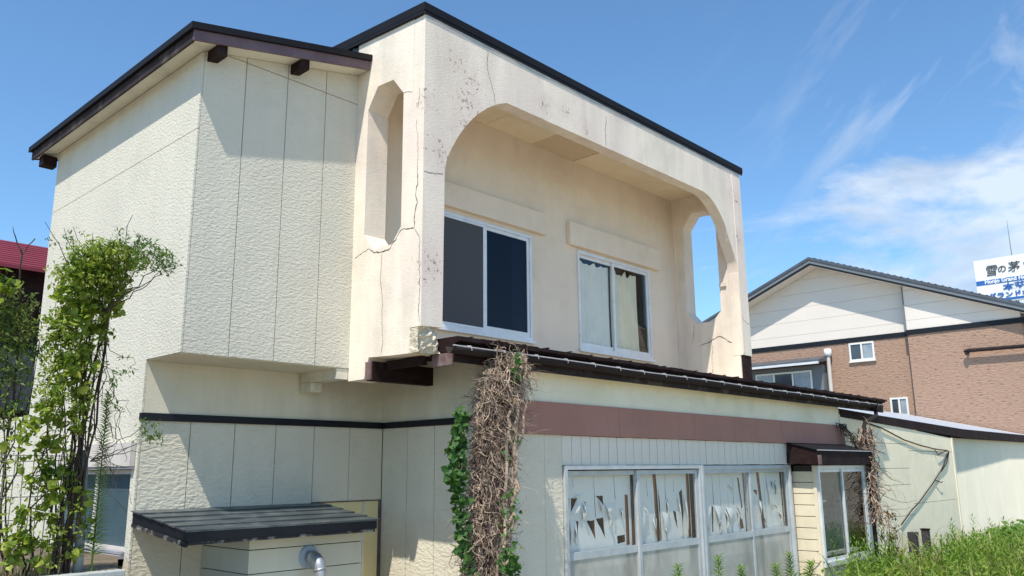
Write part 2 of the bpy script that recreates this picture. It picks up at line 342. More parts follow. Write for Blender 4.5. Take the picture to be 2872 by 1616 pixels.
# upper annex, front siding panels
xs = [3.238, 3.665, 4.120, 4.575, 4.982]; gp = .004; SZ = 3.88
for i in range(4):
    a, b = xs[i]+gp, xs[i+1]-(gp if i < 3 else 0)
    def top(lim):
        pts = [(b, min(lim, zt(b)))]
        xc = 3.22 + (lim-3.834)/.217
        if a < xc < b: pts.append((xc, lim))
        pts.append((a, min(lim, zt(a)))); return pts
    MB().plate('Y', [(a, 1.012), (b, 1.012)] + top(SZ-.004), YA, YA+.018).build('siding_panel', m_sid, H)
    lo = SZ+.004; xc = 3.22 + (lo-3.834)/.217
    if zt(b) > lo+.02:
        a2 = max(a, xc); pts = [(a2, lo), (b, lo), (b, zt(b))]
        if zt(a2) > lo+.003: pts.append((a2, zt(a2)))
        MB().plate('Y', pts, YA, YA+.018).build('siding_panel', m_sid, H)
# left wall
MB().plate('X', [(6.89, 3.069), (10.55, 3.069), (10.55, 3.83), (6.89, 3.83)], XL, XL+.018).build('siding_panel', m_sid, H)
wh = [(7.67, -.80), (9.35, -.80), (9.35, .035), (7.67, .035)]
MB().plate('X', [(6.89, 1.012), (7.56, 1.012), (7.56, G), (10.55, G), (10.55, 3.062), (6.89, 3.062)], XL, XL+.018, [wh]).build('siding_panel', m_sid, H)
MB().plate('X', [(10.555, G), (13, G), (13, .65), (10.555, .65)], XL, XL+.018).build('siding_panel', m_sid, H)
box('soffit', m_plaster, H, XL+.02, XP, YA+.02, YB+.02, 1.004, 1.026)
# lower front wall
box('wall', m_plaster, H, XL+.02, XR, YB, YB+.02, .532, 1.003)
bev(box('trim_band', m_navy, H, XL-.012, XR-.03, YB-.03, YB+.018, .463, .530))
xl = [3.238, 3.69, 4.142, 4.594, 5.05, 5.506, 5.956]
for i in range(6):
    z0 = -.312 if i >= 4 else G
    MB().plate('Y', [(xl[i]+gp, z0), (xl[i+1]-gp, z0), (xl[i+1]-gp, .462), (xl[i]+gp, .462)], YB, YB+.018).build('siding_panel', m_sid2, H)
bev(box('door_panel', m_yel, H, 5.06, 5.924, YB+.004, YB+.018, G, -.32))
d_ = MB(); d_.box(5.925, 5.95, YB-.008, YB+.012, G, -.313); d_.box(5.06, 5.925, YB-.006, YB+.003, -.325, -.313); d_.build('door_trim', m_brownw, H)
box('door_edge', m_alu, H, 5.705, 5.725, YB-.012, YB+.003, G, -.335)
# recess side wall (faces -X)
yr = [7.56, 7.125, 6.68, 6.235, 5.80]
for i in range(4):
    MB().plate('X', [(yr[i+1]+gp, G), (yr[i]-gp, G), (yr[i]-gp, .462), (yr[i+1]+gp, .462)], XR, XR+.018).build('siding_panel', m_sid2, H)
bev(box('trim_band', m_navy, H, XR-.03, XR+.017, YF+.01, YB+.018, .463, .530))
box('wall', m_plaster, H, XR, XR+.02, YF+.01, YB-.001, .531, 1.16)
c = MB(); c.box(XR+.022, XR+.06, YF+.02, YB, G, 1.1); c.build('wall_core', m_core, H)

# --- small corbel under the annex (pale board and block)
o = MB(); o.box(4.84, 4.975, 6.90, 7.54, .90, 1.003); o.build('corbel', m_soff, H)
o = MB(); o.box(4.84, 4.975, 7.34, 7.555, .80, .898); bev(o.build('corbel', m_soff, H))

# --- balcony
octo = [(6.11, 2.34), (6.25, 2.19), (6.54, 2.19), (6.70, 2.38), (6.70, 3.76), (6.54, 3.975), (6.285, 3.965), (6.11, 3.76)]
def jit(pts, a=.004): return [(u+U(-a, a), w+U(-a, a)) for u, w in pts]
def sub(p, q, n): return [(p[0]+(q[0]-p[0])*i/n, p[1]+(q[1]-p[1])*i/n) for i in range(n)]
zroof = lambda y: 4.515 + .06*(y-5.79)
MB().plate('X', jit([(5.956, 1.075), (6.2, 1.08), (6.569, 1.094), (6.60, .99), (6.637, .885), (6.9, .885), (6.9, zroof(6.9)), (5.956, zroof(5.956))], .003), XP, 5.25, [jit(octo)]).build('balcony_side_wall', m_balc, H)
MB().plate('X', jit([(5.835, 1.10), (6.89, 1.10), (6.89, zroof(6.89)), (5.957, zroof(5.956)), (5.957, 1.626), (5.835, 1.626)], .0005), 11.25, 11.52, [jit(octo)]).build('balcony_side_wall', m_balc, H)
archL = [(5.262, 2.89), (5.292, 3.041), (5.381, 3.226), (5.496, 3.405), (5.651, 3.592), (5.812, 3.738), (5.99, 3.862), (6.175, 3.945)]
archR = [(10.351, 3.952), (10.55, 3.905), (10.77, 3.765), (10.945, 3.57), (11.06, 3.34), (11.16, 3.17), (11.227, 3.03), (11.252, 2.897)]
def smooth2(pts):
    out = [pts[0]]
    for i in range(len(pts)-1):
        p0 = pts[max(i-1, 0)]; p1 = pts[i]; p2 = pts[i+1]; p3 = pts[min(i+2, len(pts)-1)]
        for t in (.2, .4, .6, .8, 1):
            f = lambda k: .5*((2*p1[k])+(p2[k]-p0[k])*t+(2*p0[k]-5*p1[k]+4*p2[k]-p3[k])*t*t+(3*p1[k]-p0[k]-3*p2[k]+p3[k])*t**3)
            out.append((f(0), f(1)) if t < 1 else p2)
    return out
ol = [(4.98, 1.315), (5.10, 1.322), (5.246, 1.326)] + sub((5.248, 1.33), (5.262, 2.89), 9)[1:] + smooth2(archL) + sub((6.175, 3.945), (10.351, 3.952), 16)[1:] + smooth2(archR) + sub((11.252, 2.897), (11.25, 1.63), 8)[1:] + [(11.25, 1.63), (11.52, 1.63), (11.52, 4.515), (4.98, 4.515)]
ol = [(u+U(-.0012, .0012), w+U(-.0012, .0012)) if 5.1 < u < 11.4 else (u, w) for u, w in ol]
MB().plate('Y', ol, YF, 5.955).build('balcony_arch', m_balc, H)
o = MB(); o.box(11.262, 11.278, YF-.006, YF, 1.66, 4.50); o.build('trim_strip', m_balc2, H)
bev(box('post', m_brown, H, 11.262, 11.51, 5.80, 5.832, 1.10, 1.628))
# broken corner of the left leg
o = MB(); nx, nzz = 9, 8
for j in range(nzz+1):
    for i in range(nx+1):
        u = i/nx; w = j/nzz
        o.v.append((4.985+.25*u+U(-.008, .008), 5.835+U(-.018, .018)+.03*math.sin(5*u+3*w), 1.075+.25*w))
for j in range(nzz):
    for i in range(nx):
        a = j*(nx+1)+i; o.f.append((a, a+1, a+nx+2, a+nx+1))
k = len(o.v)
for j in range(nzz+1):
    for i in range(4): o.v.append((4.983+U(-.004, .006), 5.835+.04*i, 1.075+.25*j/nzz))
for j in range(nzz):
    for i in range(3):
        a = k+j*4+i; o.f.append((a, a+4, a+5, a+1))
o.box(5.0, 5.25, 5.87, 5.954, 1.08, 1.314)
o.build('broken_concrete', m_rough, H)
# ceiling boards
cx = [5.252, 6.05, 6.93, 7.82, 8.71, 9.66, 10.5, 11.248]
for i in range(7):
    box('ceiling_board', m_ceil2 if i == 3 else m_ceil, H, cx[i]+.003, cx[i+1]-.003, 5.957, 6.888, 4.262-(.006 if i == 4 else 0), 4.275)
o = MB(); o.tube([(6.6, 6.18, 4.262), (6.6, 6.18, 4.252)], .035, 14); o.build('ceiling_vent', m_soff, H)
box('ceiling_core', m_core, H, 5.25, 11.25, 5.957, 6.888, 4.29, 4.33)
# back wall with two windows
W1 = (6.02, 7.775, 1.572, 2.962); W2 = (8.735, 10.492, 1.572, 2.960)
rect = lambda w: [(w[0], w[2]), (w[1], w[2]), (w[1], w[3]), (w[0], w[3])]
MB().plate('Y', [(5.252, .95), (11.248, .95), (11.248, 4.40), (5.252, 4.40)], YA, YA+.05, [rect(W1), rect(W2)]).build('wall', m_balc2, H)
bev(box('window_hood', m_balc2, H, 5.78, 8.03, YA-.07, YA-.001, 3.02, 3.312), .008)
bev(box('window_hood', m_balc2, H, 8.52, 10.735, YA-.07, YA-.001, 3.0, 3.33), .008)
# rooms behind the glass
def room(x0, x1, y0, y1, z0, z1, mat):
    o = MB(); t = .03
    o.box(x0, x1, y1, y1+t, z0, z1); o.box(x0-t, x0, y0, y1+t, z0, z1); o.box(x1, x1+t, y0, y1+t, z0, z1)
    o.box(x0, x1, y0, y1, z0-t, z0); o.box(x0, x1, y0, y1, z1, z1+t); return o.build('room_lining', mat, H)
room(5.5, 8.2, 6.945, 9.6, 1.2, 3.5, m_roomd); room(8.4, 11.1, 6.945, 9.6, 1.2, 3.5, m_roomd)
def slide_window(w, mull, y, screen=False, paneL=m_glass, paneR=m_glass):
    x0, x1, z0, z1 = w
    f = MB(); f.ring('Y', x0, x1, z0, z1, .035, y-.02, y+.05, .05); f.box(x0-.02, x1+.02, y-.05, y-.021, z0-.025, z0+.012)
    win = f.build('window', m_alu, H)
    for (a, b, yy, pm) in ((x0+.036, mull+.028, y+.022, paneL), (mull-.028, x1-.036, y-.004, paneR)):
        s = MB(); s.ring('Y', a, b, z0+.051, z1-.036, .045, yy, yy+.022, .06); s.build('sash', m_alu, win)
        box('pane', pm, win, a+.046, b-.046, yy+.008, yy+.013, z0+.112, z1-.082)
    if screen:
        s = MB(); s.ring('Y', x0+.037, mull-.03, z0+.052, z1-.037, .028, y-.018, y-.006); s.build('sash', m_alu, win)
        box('insect_screen', m_screen, win, x0+.066, mull-.059, y-.013, y-.010, z0+.081, z1-.066)
    return win
slide_window(W1, 6.945, YA, True, m_glassd, m_glassd); slide_window(W2, 9.58, YA)
# main roof
o = MB(); o.hexa([(4.95,5.768,4.55),(11.60,5.768,4.55),(11.60,10.7,4.86),(4.95,10.7,4.86),(4.95,5.768,4.635),(11.60,5.768,4.635),(11.60,10.7,4.945),(4.95,10.7,4.945)])
roof = o.build('roof', m_black, H)
o = MB(); o.hexa([(4.96,5.774,4.512),(11.59,5.774,4.512),(11.60,5.785,4.512),(4.955,5.785,4.512),(4.96,5.774,4.549),(11.59,5.774,4.549),(11.60,5.785,4.549),(4.955,5.785,4.549)])
o.hexa([(4.952,5.787,4.515),(4.976,5.787,4.515),(4.976,10.6,4.805),(4.952,10.6,4.805),(4.952,5.787,4.552),(4.976,5.787,4.552),(4.976,10.6,4.852),(4.952,10.6,4.852)])
o.build('roof_edge', m_black, roof)
o = MB()      # wavy lead flashing under the front edge
n = 60
for i in range(n+1):
    x = 4.985+6.52*i/n; zz = 4.485+.012*math.sin(i*.7)+U(-.006, .006)
    o.v += [(x, 5.787, zz), (x, 5.782, 4.52)]
for i in range(n): o.f.append((2*i, 2*i+2, 2*i+3, 2*i+1))
o.build('flashing', M('pale_flashing', (0.46, 0.48, 0.50), .5, .2, 5), roof)
o = MB()      # dark corrugated strip above the annex roof
n = 70
for i in range(n+1):
    y = 6.905+(10.5-6.905)*i/n; x = 4.99 + (.010 if i % 2 else -.010)
    o.v += [(x, y, 3.9), (x, y, zroof(y))]
for i in range(n): o.f.append((2*i, 2*i+1, 2*i+3, 2*i+2))
o.build('corrugated_wall', m_corr, H)
o = MB(); o.box(11.44, 11.5, 6.89, 10.5, 1.2, 4.55); o.box(5.02, 11.5, 10.44, 10.5, G, 4.8); o.box(5.02, 5.06, 6.95, 10.44, 1.0, 4.5); o.build('wall', m_balc2, H)
# annex roof
def slab(x0, x1, y0, y1, lo, hi, name, mat, par):
    return MB().hexa([(x0,y0,zt(x0)+lo),(x1,y0,zt(x1)+lo),(x1,y1,zt(x1)+lo),(x0,y1,zt(x0)+lo),(x0,y0,zt(x0)+hi),(x1,y0,zt(x1)+hi),(x1,y1,zt(x1)+hi),(x0,y1,zt(x0)+hi)]).build(name, mat, par)
ar = slab(2.985, 4.975, 6.645, 10.92, .100, .165, 'roof', m_black, H)
slab(3.045, 4.97, 6.70, 10.86, .004, .012, 'soffit', m_soff, ar)
bev(slab(3.020, 4.965, 6.672, 6.698, -.004, .099, 'fascia', m_fasc, ar))
bev(slab(3.020, 3.043, 6.699, 10.88, -.014, .099, 'fascia', m_mossy, ar))
slab(3.020, 4.96, 10.862, 10.885, -.004, .099, 'fascia', m_brown, ar)
for x in (3.262, 4.14):
    z = zt(x+.06)
    bev(MB().hexa([(x,6.705,z-.115),(x+.105,6.705,z-.095),(x+.105,6.888,z-.095),(x,6.888,z-.115),(x,6.705,zt(x)+.003),(x+.105,6.705,zt(x+.105)+.003),(x+.105,6.888,zt(x+.105)+.003),(x,6.888,zt(x)+.003)]).build('purlin', m_brown, H))
bev(MB().box(3.06, 3.219, 10.58, 10.72, 3.66, 3.79).build('purlin', m_brown, H))
# cracks
def crack(name_ax, val, pts, w, side):
    o = MB(); P = []
    for i in range(len(pts)-1):
        (a, b), (c_, d) = pts[i], pts[i+1]; n = max(2, int(math.hypot(c_-a, d-b)/.025))
        for k in range(n):
            t = k/n; P.append((a+(c_-a)*t+U(-.007, .007), b+(d-b)*t+U(-.007, .007)))
    P.append(pts[-1]); h = 0.0025*side
    prev = None
    for i, (u, z) in enumerate(P):
        q = P[min(i+1, len(P)-1)]; r = P[max(i-1, 0)]
        du, dz = q[0]-r[0], q[1]-r[1]; l = math.hypot(du, dz) or 1
        ww = w*U(.2, .85)*(.4 if i in (0, len(P)-1) else 1)/2
        nu, nv = -dz/l*ww, du/l*ww
        for su, ofs in ((1, 0), (0, h), (-1, 0)):
            uu, zz = u+nu*su, z+nv*su
            o.v.append((val+ofs+h*.3, uu, zz) if name_ax == 'X' else (uu, val+ofs+h*.3, zz))
        if i:
            b = len(o.v)-6
            o.f += [(b, b+1, b+4, b+3), (b+1, b+2, b+5, b+4)]
    return o.build('crack', m_crack, H)
crack('X', XP, [(5.86,3.731),(5.865,3.616),(5.885,3.518)], .012, -1)
crack('X', XP, [(5.893,3.405),(5.903,3.334),(5.871,3.231),(5.877,3.14),(5.867,3.034),(5.881,2.905)], .007, -1)
crack('X', XP, [(5.881,2.905),(5.873,2.791),(5.864,2.751),(5.899,2.641),(5.871,2.533),(5.906,2.423),(5.91,2.29),(5.98,2.293),(6.107,2.308),(6.148,2.271)], .020, -1)
crack('X', XP, [(6.148,2.271),(6.272,2.147),(6.404,2.143),(6.538,2.154),(6.609,2.208)], .022, -1)
crack('X', XP, [(6.609,2.208),(6.723,2.189),(6.851,2.146)], .010, -1)
crack('X', XP, [(5.908,2.281),(5.856,2.225),(5.822,2.15),(5.834,1.975),(5.814,1.782),(5.817,1.596),(5.832,1.466),(5.812,1.358)], .012, -1)
crack('X', XP, [(6.403,2.122),(6.411,1.881),(6.372,1.623),(6.374,1.402),(6.352,1.262),(6.373,1.102)], .008, -1)
crack('X', XP, [(6.113,3.765),(6.051,3.747),(5.997,3.74),(5.973,3.721)], .007, -1)
crack('Y', YF, [(5.878,4.47),(5.864,4.267),(5.914,4.13),(5.965,3.992),(5.992,3.876)], .010, -1)
crack('Y', YF, [(8.02,4.381),(7.989,4.19),(7.991,4.034),(7.994,3.955)], .011, -1)
crack('Y', YF, [(4.985,2.835),(5.05,2.84),(5.117,2.845),(5.24,2.88)], .008, -1)
crack('Y', YF, [(11.285,2.219),(11.337,2.163),(11.419,2.131),(11.5,2.12)], .008, -1)
crack('X', 11.25, [(6.489,1.842),(6.343,1.879),(6.197,1.938),(6.127,1.936),(6.039,1.867),(5.965,1.826)], .024, -1)
crack('X', 11.25, [(6.585,2.178),(6.602,2.06),(6.638,1.879)], .009, -1)
crack('X', 11.25, [(6.287,1.831),(6.313,1.621),(6.31,1.389)], .010, -1)
box('repair_patch', m_balc, H, 11.22, 11.249, 5.99, 6.10, 2.70, 2.76)

# --- pent roof over the ground floor
YE = 5.565; RX0, RX1 = 5.236, 16.3
o = MB(); o.box(RX0, RX1, YE, 5.786, 1.165, 1.222); o.box(RX0, 5.299, 5.786, 5.99, 1.165, 1.222); o.box(5.30, 11.24, 5.786, 6.885, 1.165, 1.222); o.box(11.53, RX1, 5.786, 10.5, 1.165, 1.222)
pr = o.build('roof', m_brown, H)
o = MB(); o.box(RX0+.01, RX1-.02, YE+.012, 5.784, 1.2222, 1.2255); o.box(5.31, 11.23, 5.788, 6.884, 1.2222, 1.2255); o.box(11.54, RX1-.02, 5.788, 10.49, 1.2222, 1.2255); o.build('roof_bounce_sheet', M('bounce_roof_colour', (0.46, 0.345, 0.25), .7, .15, 2), pr)  # unseen top sheet, added pale to bounce warm light into the balcony
x = 5.42
while x < RX1-.05:
    s_ = MB(); dz = U(0, .012); s_.box(x-.014, x+.014, YE-U(.004, .02), 5.785, 1.2258, 1.231+dz*.8); s_.build('roof_seam', m_brown, pr); x += .37
o = MB()
for i in range(40):      # ragged drip edge
    a = RX0+.005+(RX1-RX0-.01)*i/40; o.box(a, a+.27, YE-.03-U(0, .012), YE-.001, 1.178+U(-.006, .006), 1.216+U(-.004, .008))
o.build('drip_edge', m_brown, pr)
bev(box('fascia', m_mossy, pr, 5.80, RX1, 5.612, 5.636, .984, 1.164))
bev(box('fascia', m_brown, pr, RX0+.01, 5.795, 5.612, 5.636, .984, 1.164))
box('soffit', m_frieze, pr, 5.98, RX1-.05, 5.638, 5.785, 1.02, 1.04)
bev(box('fascia', m_brownw, pr, RX0-.002, RX0+.024, 5.638, 5.92, .955, 1.075), .006)  # end board in the paler brown: sunlight on it put into the colour
bev(box('fascia', m_brown, pr, RX0, RX0+.026, 5.60, 5.99, 1.077, 1.164))
bev(box('beam', m_brown, H, 5.005, 5.80, 6.53, 6.625, .865, 1.055), .005)
bev(box('beam', m_brownw, H, 4.975, 5.004, 6.535, 6.62, .868, 1.052), .008)  # end cap of the beam, its sunlit side painted paler than the front
bev(box('beam', m_brown, H, 5.16, 5.23, 5.98, 6.52, .985, 1.068))
# gutter
YG = 5.55; GX0, GX1 = 5.12, 16.0; gz = lambda x: 1.118 + (x-5)*(-.0018) + .004*math.sin(x*2.1)
o = MB(); n = 8; xs_ = [GX0+(GX1-GX0)*i/24 for i in range(25)]
for x in xs_:
    zg = gz(x)
    for k in range(n+1):
        t = math.pi*k/n; o.v.append((x, YG-.050*math.cos(t), zg-.062*math.sin(t)))
for i in range(24):
    for k in range(n):
        a = i*(n+1)+k; o.f.append((a, a+n+1, a+n+2, a+1))
gut = o.build('gutter', m_gut, H, True)
so_ = gut.modifiers.new('s', 'SOLIDIFY'); so_.thickness = .004
o = MB(); o.tube([(x, YG-.052, gz(x)+.002) for x in xs_], .007, 6); o.build('gutter_lip', m_gutlip, gut)
bm_ = MB()
bm_.tube([(0, -.058, .010), (.004, -.064, -.008), (.010, -.062, -.026)], .0055, 5)
bm_.tube([(0, -.06, .012), (0, .05, .03)], .006, 5)
bme = None; x = 5.34
while x < GX1-.2:
    if bme is None: b0 = bm_.build('gutter_bracket', m_gutlip, gut, loc=(x, YG, gz(x))); bme = b0.data
    else: link('gutter_bracket', bme, gut, (x, YG, gz(x)))
    x += .472
def funnel(x, mat):
    o = MB(); o.hexa([(x-.04,5.50,.995),(x+.04,5.50,.995),(x+.04,5.60,.995),(x-.04,5.60,.995),(x-.06,5.485,1.13),(x+.06,5.485,1.13),(x+.06,5.605,1.13),(x-.06,5.605,1.13)]); bev(o.build('funnel', mat, H))
funnel(6.02, m_funnel); funnel(15.72, m_gut)
o = MB(); o.tube([(6.02,5.55,1.0),(6.02,5.56,.93),(5.93,5.66,.80),(5.88,5.74,.70),(5.88,5.745,.55),(5.88,5.745,G)], .03, 10); o.build('downpipe', m_funnel, H, True)
o = MB(); o.tube([(15.72,5.55,1.0),(15.70,5.54,.90),(14.95,5.47,.76),(14.78,5.44,.68),(14.60,5.36,.0),(14.58,5.36,-.9),(14.58,5.36,G)], .035, 10); o.build('downpipe', m_gut, H, True)

# --- ground-floor front
bev(box('frieze', m_frieze, H, XR, XE, YF, YF+.03, .702, 1.019))
bx_ = [5.95, 8.02, 9.70, 10.78, 12.275, 14.72]
for i in range(5): bev(box('band_panel', m_band, H, bx_[i]+.002, bx_[i+1]-.002, YF-.03, YF+.01, .358, .700), .003)
wx = [5.962, 6.706, 6.993]
for i in range(2): MB().plate('Y', [(wx[i]+.002, G), (wx[i+1]-.002, G), (wx[i+1]-.002, .357), (wx[i]+.002, .357)], YF, YF+.02).build('siding_panel', m_sid2, H)
x = 6.997; i = 0
pm = MB().plate('Y', [(0, 0), (.159, 0), (.159, .314), (0, .314)], 0, .016)
p0 = pm.build('plank', m_plank, H, loc=(x, YF, .0405)); 
for i in range(1, 35):
    if x+.1675*i+.16 > 12.75: break
    link('plank', p0.data, H, (x+.1675*i, YF+U(-.002, .002), .0405+U(-.003, .001)))
box('wall_core', m_core, H, XR+.07, 12.9, YF+.024, YF+.04, .045, .95)
box('wall_core', m_core, H, XR+.07, 6.99, YF+.024, YF+.04, G, .04)
# big window
f = MB(); f.ring('Y', 7.0, 9.80, -1.92, .036, .045, YF-.035, YF+.07, .08)
win = f.build('window', m_aluw, H)
f = MB(); f.ring('Y', 9.845, 12.50, -1.92, .028, .05, YF-.02, YF+.07, .08); win2 = f.build('window', m_aluw, H)
f = MB(); f.box(9.801, 9.844, YF-.045, YF+.07, -1.92, .034); f.build('mullion', m_aluw, win)
def sash(w_, a, b, y):
    s = MB(); s.ring('Y', a, b, -1.84, -.022, .05, y, y+.028, .09); s.box(a+.05, b-.05, y+.002, y+.026, -.955, -.875)
    s.build('sash', m_aluw, w_)
    box('pane', m_glass, w_, a+.051, b-.051, y+.012, y+.016, -.874, -.073)
    box('pane', m_frost, w_, a+.051, b-.051, y+.012, y+.016, -1.749, -.956)
sash(win, 7.056, 8.43, YF+.030); sash(win, 8.375, 9.744, YF-.003)
sash(win2, 9.896, 11.215, YF-.003); sash(win2, 11.16, 12.449, YF+.030)
room(6.10, 14.4, YF+.20, 7.45, G+.02, .93, m_room)
box('foundation', m_conc, H, XR, XE, YF+.01, YF+.2, G-.1, -1.925)
o = MB(); o.box(XE-.02, XE, YF+.03, YBK, G, 1.16); o.build('wall', m_plaster, H)
# --- bay on the right
BX0, BX1, BY = 12.60, 14.50, 5.43
for i in range(12):
    z1 = -.070-.1685*i; z0 = z1-.1685
    bev(box('side_board', m_board, H, BX0, BX0+.015, BY+.055, YF+.02, max(z0+.010, G), z1-.0), .003)
box('wall_core', m_core, H, BX0+.017, BX0+.03, BY+.03, YF, G, .02)
bev(box('corner_post', m_board, H, BX0-.012, BX0+.045, BY+.002, BY+.052, G, .02))
bev(box('corner_post', m_brown, H, BX1-.01, BX1+.05, BY+.002, BY+.052, G, .02))
box('wall', m_brown, H, BX1+.02, BX1+.04, BY+.054, YF+.02, G, .05)
for i in range(11): bev(box('plank', m_plank, H, BX0+.05+.165*i, BX0+.05+.165*i+.158, BY+.03, BY+.05, G, -1.475), .003)
f = MB(); f.ring('Y', BX0+.02, BX1-.005, -1.47, .018, .055, BY-.035, BY+.03, .07); wb = f.build('window', m_alu, H)
for a, b, y in ((BX0+.077, 13.585, BY-.004), (13.525, BX1-.062, BY-.03)):
    s = MB(); s.ring('Y', a, b, -1.398, -.04, .045, y, y+.022); s.build('sash', m_alu, wb)
    box('pane', m_glass, wb, a+.046, b-.046, y+.008, y+.012, -1.352, -.087)
o = MB(); o.box(BX0+.1, BX1-.1, 5.70, 5.72, G, .0); o.build('room_lining', M('room_grey', (0.14, 0.15, 0.14), .8, .5, 2), H)
o = MB(); o.box(12.9, 13.3, 5.60, 5.66, -.55, -.52); o.box(12.85, 14.3, 5.55, 5.69, -1.35, -1.30); o.build('shelf', m_hood, H)
o = MB(); o.hexa([(12.40,5.30,.025),(14.63,5.30,.025),(14.63,5.785,.05),(12.40,5.785,.05),(12.40,5.30,.235),(14.63,5.30,.235),(14.63,5.755,.352),(12.40,5.755,.352)])
cn = bev(o.build('canopy', m_brown, H), .006)
o = MB(); o.hexa([(12.38,5.285,.237),(14.65,5.285,.237),(14.65,5.755,.357),(12.38,5.755,.357),(12.38,5.285,.252),(14.65,5.285,.252),(14.65,5.755,.37),(12.38,5.755,.37)]); o.build('canopy_top', m_black, cn)
box('canopy_edge', m_gutlip, cn, 12.38, 14.65, 5.277, 5.284, .238, .254)
bev(box('rafter_end', m_brownw, cn, 12.41, 12.5, 5.272, 5.299, .03, .17))

# --- little canopy, boiler box and exhaust on the left
cv = [(7.558, -.318), (7.34, -.345), (7.12, -.372), (6.90, -.399), (6.68, -.426), (6.47, -.452)]
bev(MB().hexa([(3.20,6.47,-.535),(5.06,6.47,-.535),(5.14,7.558,-.43),(3.22,7.558,-.43),(3.20,6.47,-.462),(5.06,6.47,-.462),(5.14,7.558,-.33),(3.22,7.558,-.33)]).build('canopy', m_navy, H), .004)
cp = [c_ for c_ in H.children][-1]
for i in range(5):
    (ya, za), (yb, zb) = cv[i], cv[i+1]
    xa = 5.17-(5.17-5.09)*i/5
    MB().hexa([(3.185,yb,zb-.008),(xa-.02,yb,zb-.008),(xa,ya,za-.010),(3.20,ya,za-.010),(3.185,yb,zb+.008),(xa-.02,yb,zb+.008),(xa,ya,za-.004),(3.20,ya,za-.004)]).build('roof_board', m_canop, cp)
o = MB(); o.box(3.21, 5.04, 6.475, 6.50, -.56, -.536); o.hexa([(3.195,6.50,-.575),(3.22,6.50,-.575),(3.235,7.55,-.46),(3.21,7.55,-.46),(3.195,6.50,-.537),(3.22,6.50,-.537),(3.235,7.55,-.431),(3.21,7.55,-.431)]); o.build('canopy_board', m_peel, cp)
for (z0, z1) in ((-.655, -.46), (-.855, -.66), (-1.055, -.86), (-1.4, -1.06), (-1.98, -1.405)):
    bev(box('box_board', m_boxs, H, 3.90, 5.075, 6.72, 6.738, z0, z1-.002), .002)
    bev(box('box_board', m_boxs, H, 3.884, 3.90, 6.72, 7.555, z0, z1-.002), .002)
box('wall_core', m_core, H, 3.905, 5.07, 6.742, 7.55, G, -.56)
o = MB(); o.tube([(4.48,6.722,-.755),(4.48,6.700,-.755)], [.105, .095], 24); fl = o.build('exhaust_flange', m_funnel, H, False)
pp = [(4.48,6.72,-.755),(4.48,6.65,-.755),(4.48,6.60,-.765),(4.48,6.565,-.79),(4.485,6.545,-.83),(4.49,6.535,-.90),(4.49,6.53,-.97)]
o = MB(); o.tube(pp, [.052, .052, .056, .058, .056, .052, .052], 18, False); o.tube([pp[1], (4.48,6.63,-.757)], .058, 18); o.tube([(4.486,6.543,-.845),(4.488,6.54,-.86)], .06, 18)
fe = o.build('exhaust_pipe', m_steel, H, True); fe.modifiers.new('s', 'SOLIDIFY').thickness = .004
# --- frosted window on the left wall
f = MB(); f.ring('X', 7.675, 9.345, -.735, .03, .04, XL+.03, XL+.075, .09); f.box(XL+.03, XL+.075, 8.48, 8.53, -.645, -.01); wl = f.build('window', m_hood, H)
box('pane', m_frostb, wl, XL+.05, XL+.055, 7.716, 9.304, -.644, -.011)
o = MB(); o.box(XL-.05, XL+.028, 7.66, 9.36, -.735, -.705); o.box(XL-.03, XL+.028, 7.66, 9.36, -.70, -.675); bev(o.build('window_sill', m_sill, wl), .003)
bev(MB().box(XL-.055, XL-.001, 7.60, 9.40, .055, .275).build('window_hood', m_hood, wl), .006)
o = MB(); o.box(XL-.045, XL+.02, 7.60, 9.40, .035, .053); o.build('hood_edge', m_sill, wl)
box('wall_core', m_core, H, XL+.09, XL+.11, 7.60, 10.4, G, .9)

# ------------------------------------------------------------------ curtains and torn paper (things of their own)
def curtain(x0, x1, y, z0, z1, amp, waves, mat, label, top=0.0, drift=0.0):
    o = MB(); n = 60; m = 8
    for j in range(m+1):
        for i in range(n+1):
            u = i/n; w = j/m
            o.v.append((x0+(x1-x0)*u+drift*(1-w)*math.sin(u*3), y+amp*(.4+.6*(1-w))*math.sin(u*waves*6.28+.6*math.sin(w*3)), z0+(z1-z0-top*math.sin(u*3.1)*(.5+.3*math.sin(u*19+1)+.25*math.sin(u*31)+.2*math.sin(u*7)))*w))
    for j in range(m):
        for i in range(n):
            a = j*(n+1)+i; o.f.append((a, a+1, a+n+2, a+n+1))
    return tag(o.build('curtain', mat, None, True), label, 'curtain')
curtain(8.78, 9.56, 6.968, 1.58, 2.86, .022, 5, m_curt, 'white curtain behind the left pane of the far balcony window', .05)
curtain(9.60, 10.26, 6.965, 1.58, 2.86, .025, 5, m_curt2, 'cream sagging curtain behind the right pane of the far balcony window', .10, .05)
curtain(7.50, 7.735, 6.975, 1.60, 2.92, .02, 3, m_curt3, 'dark brown curtain strip inside the near balcony window')

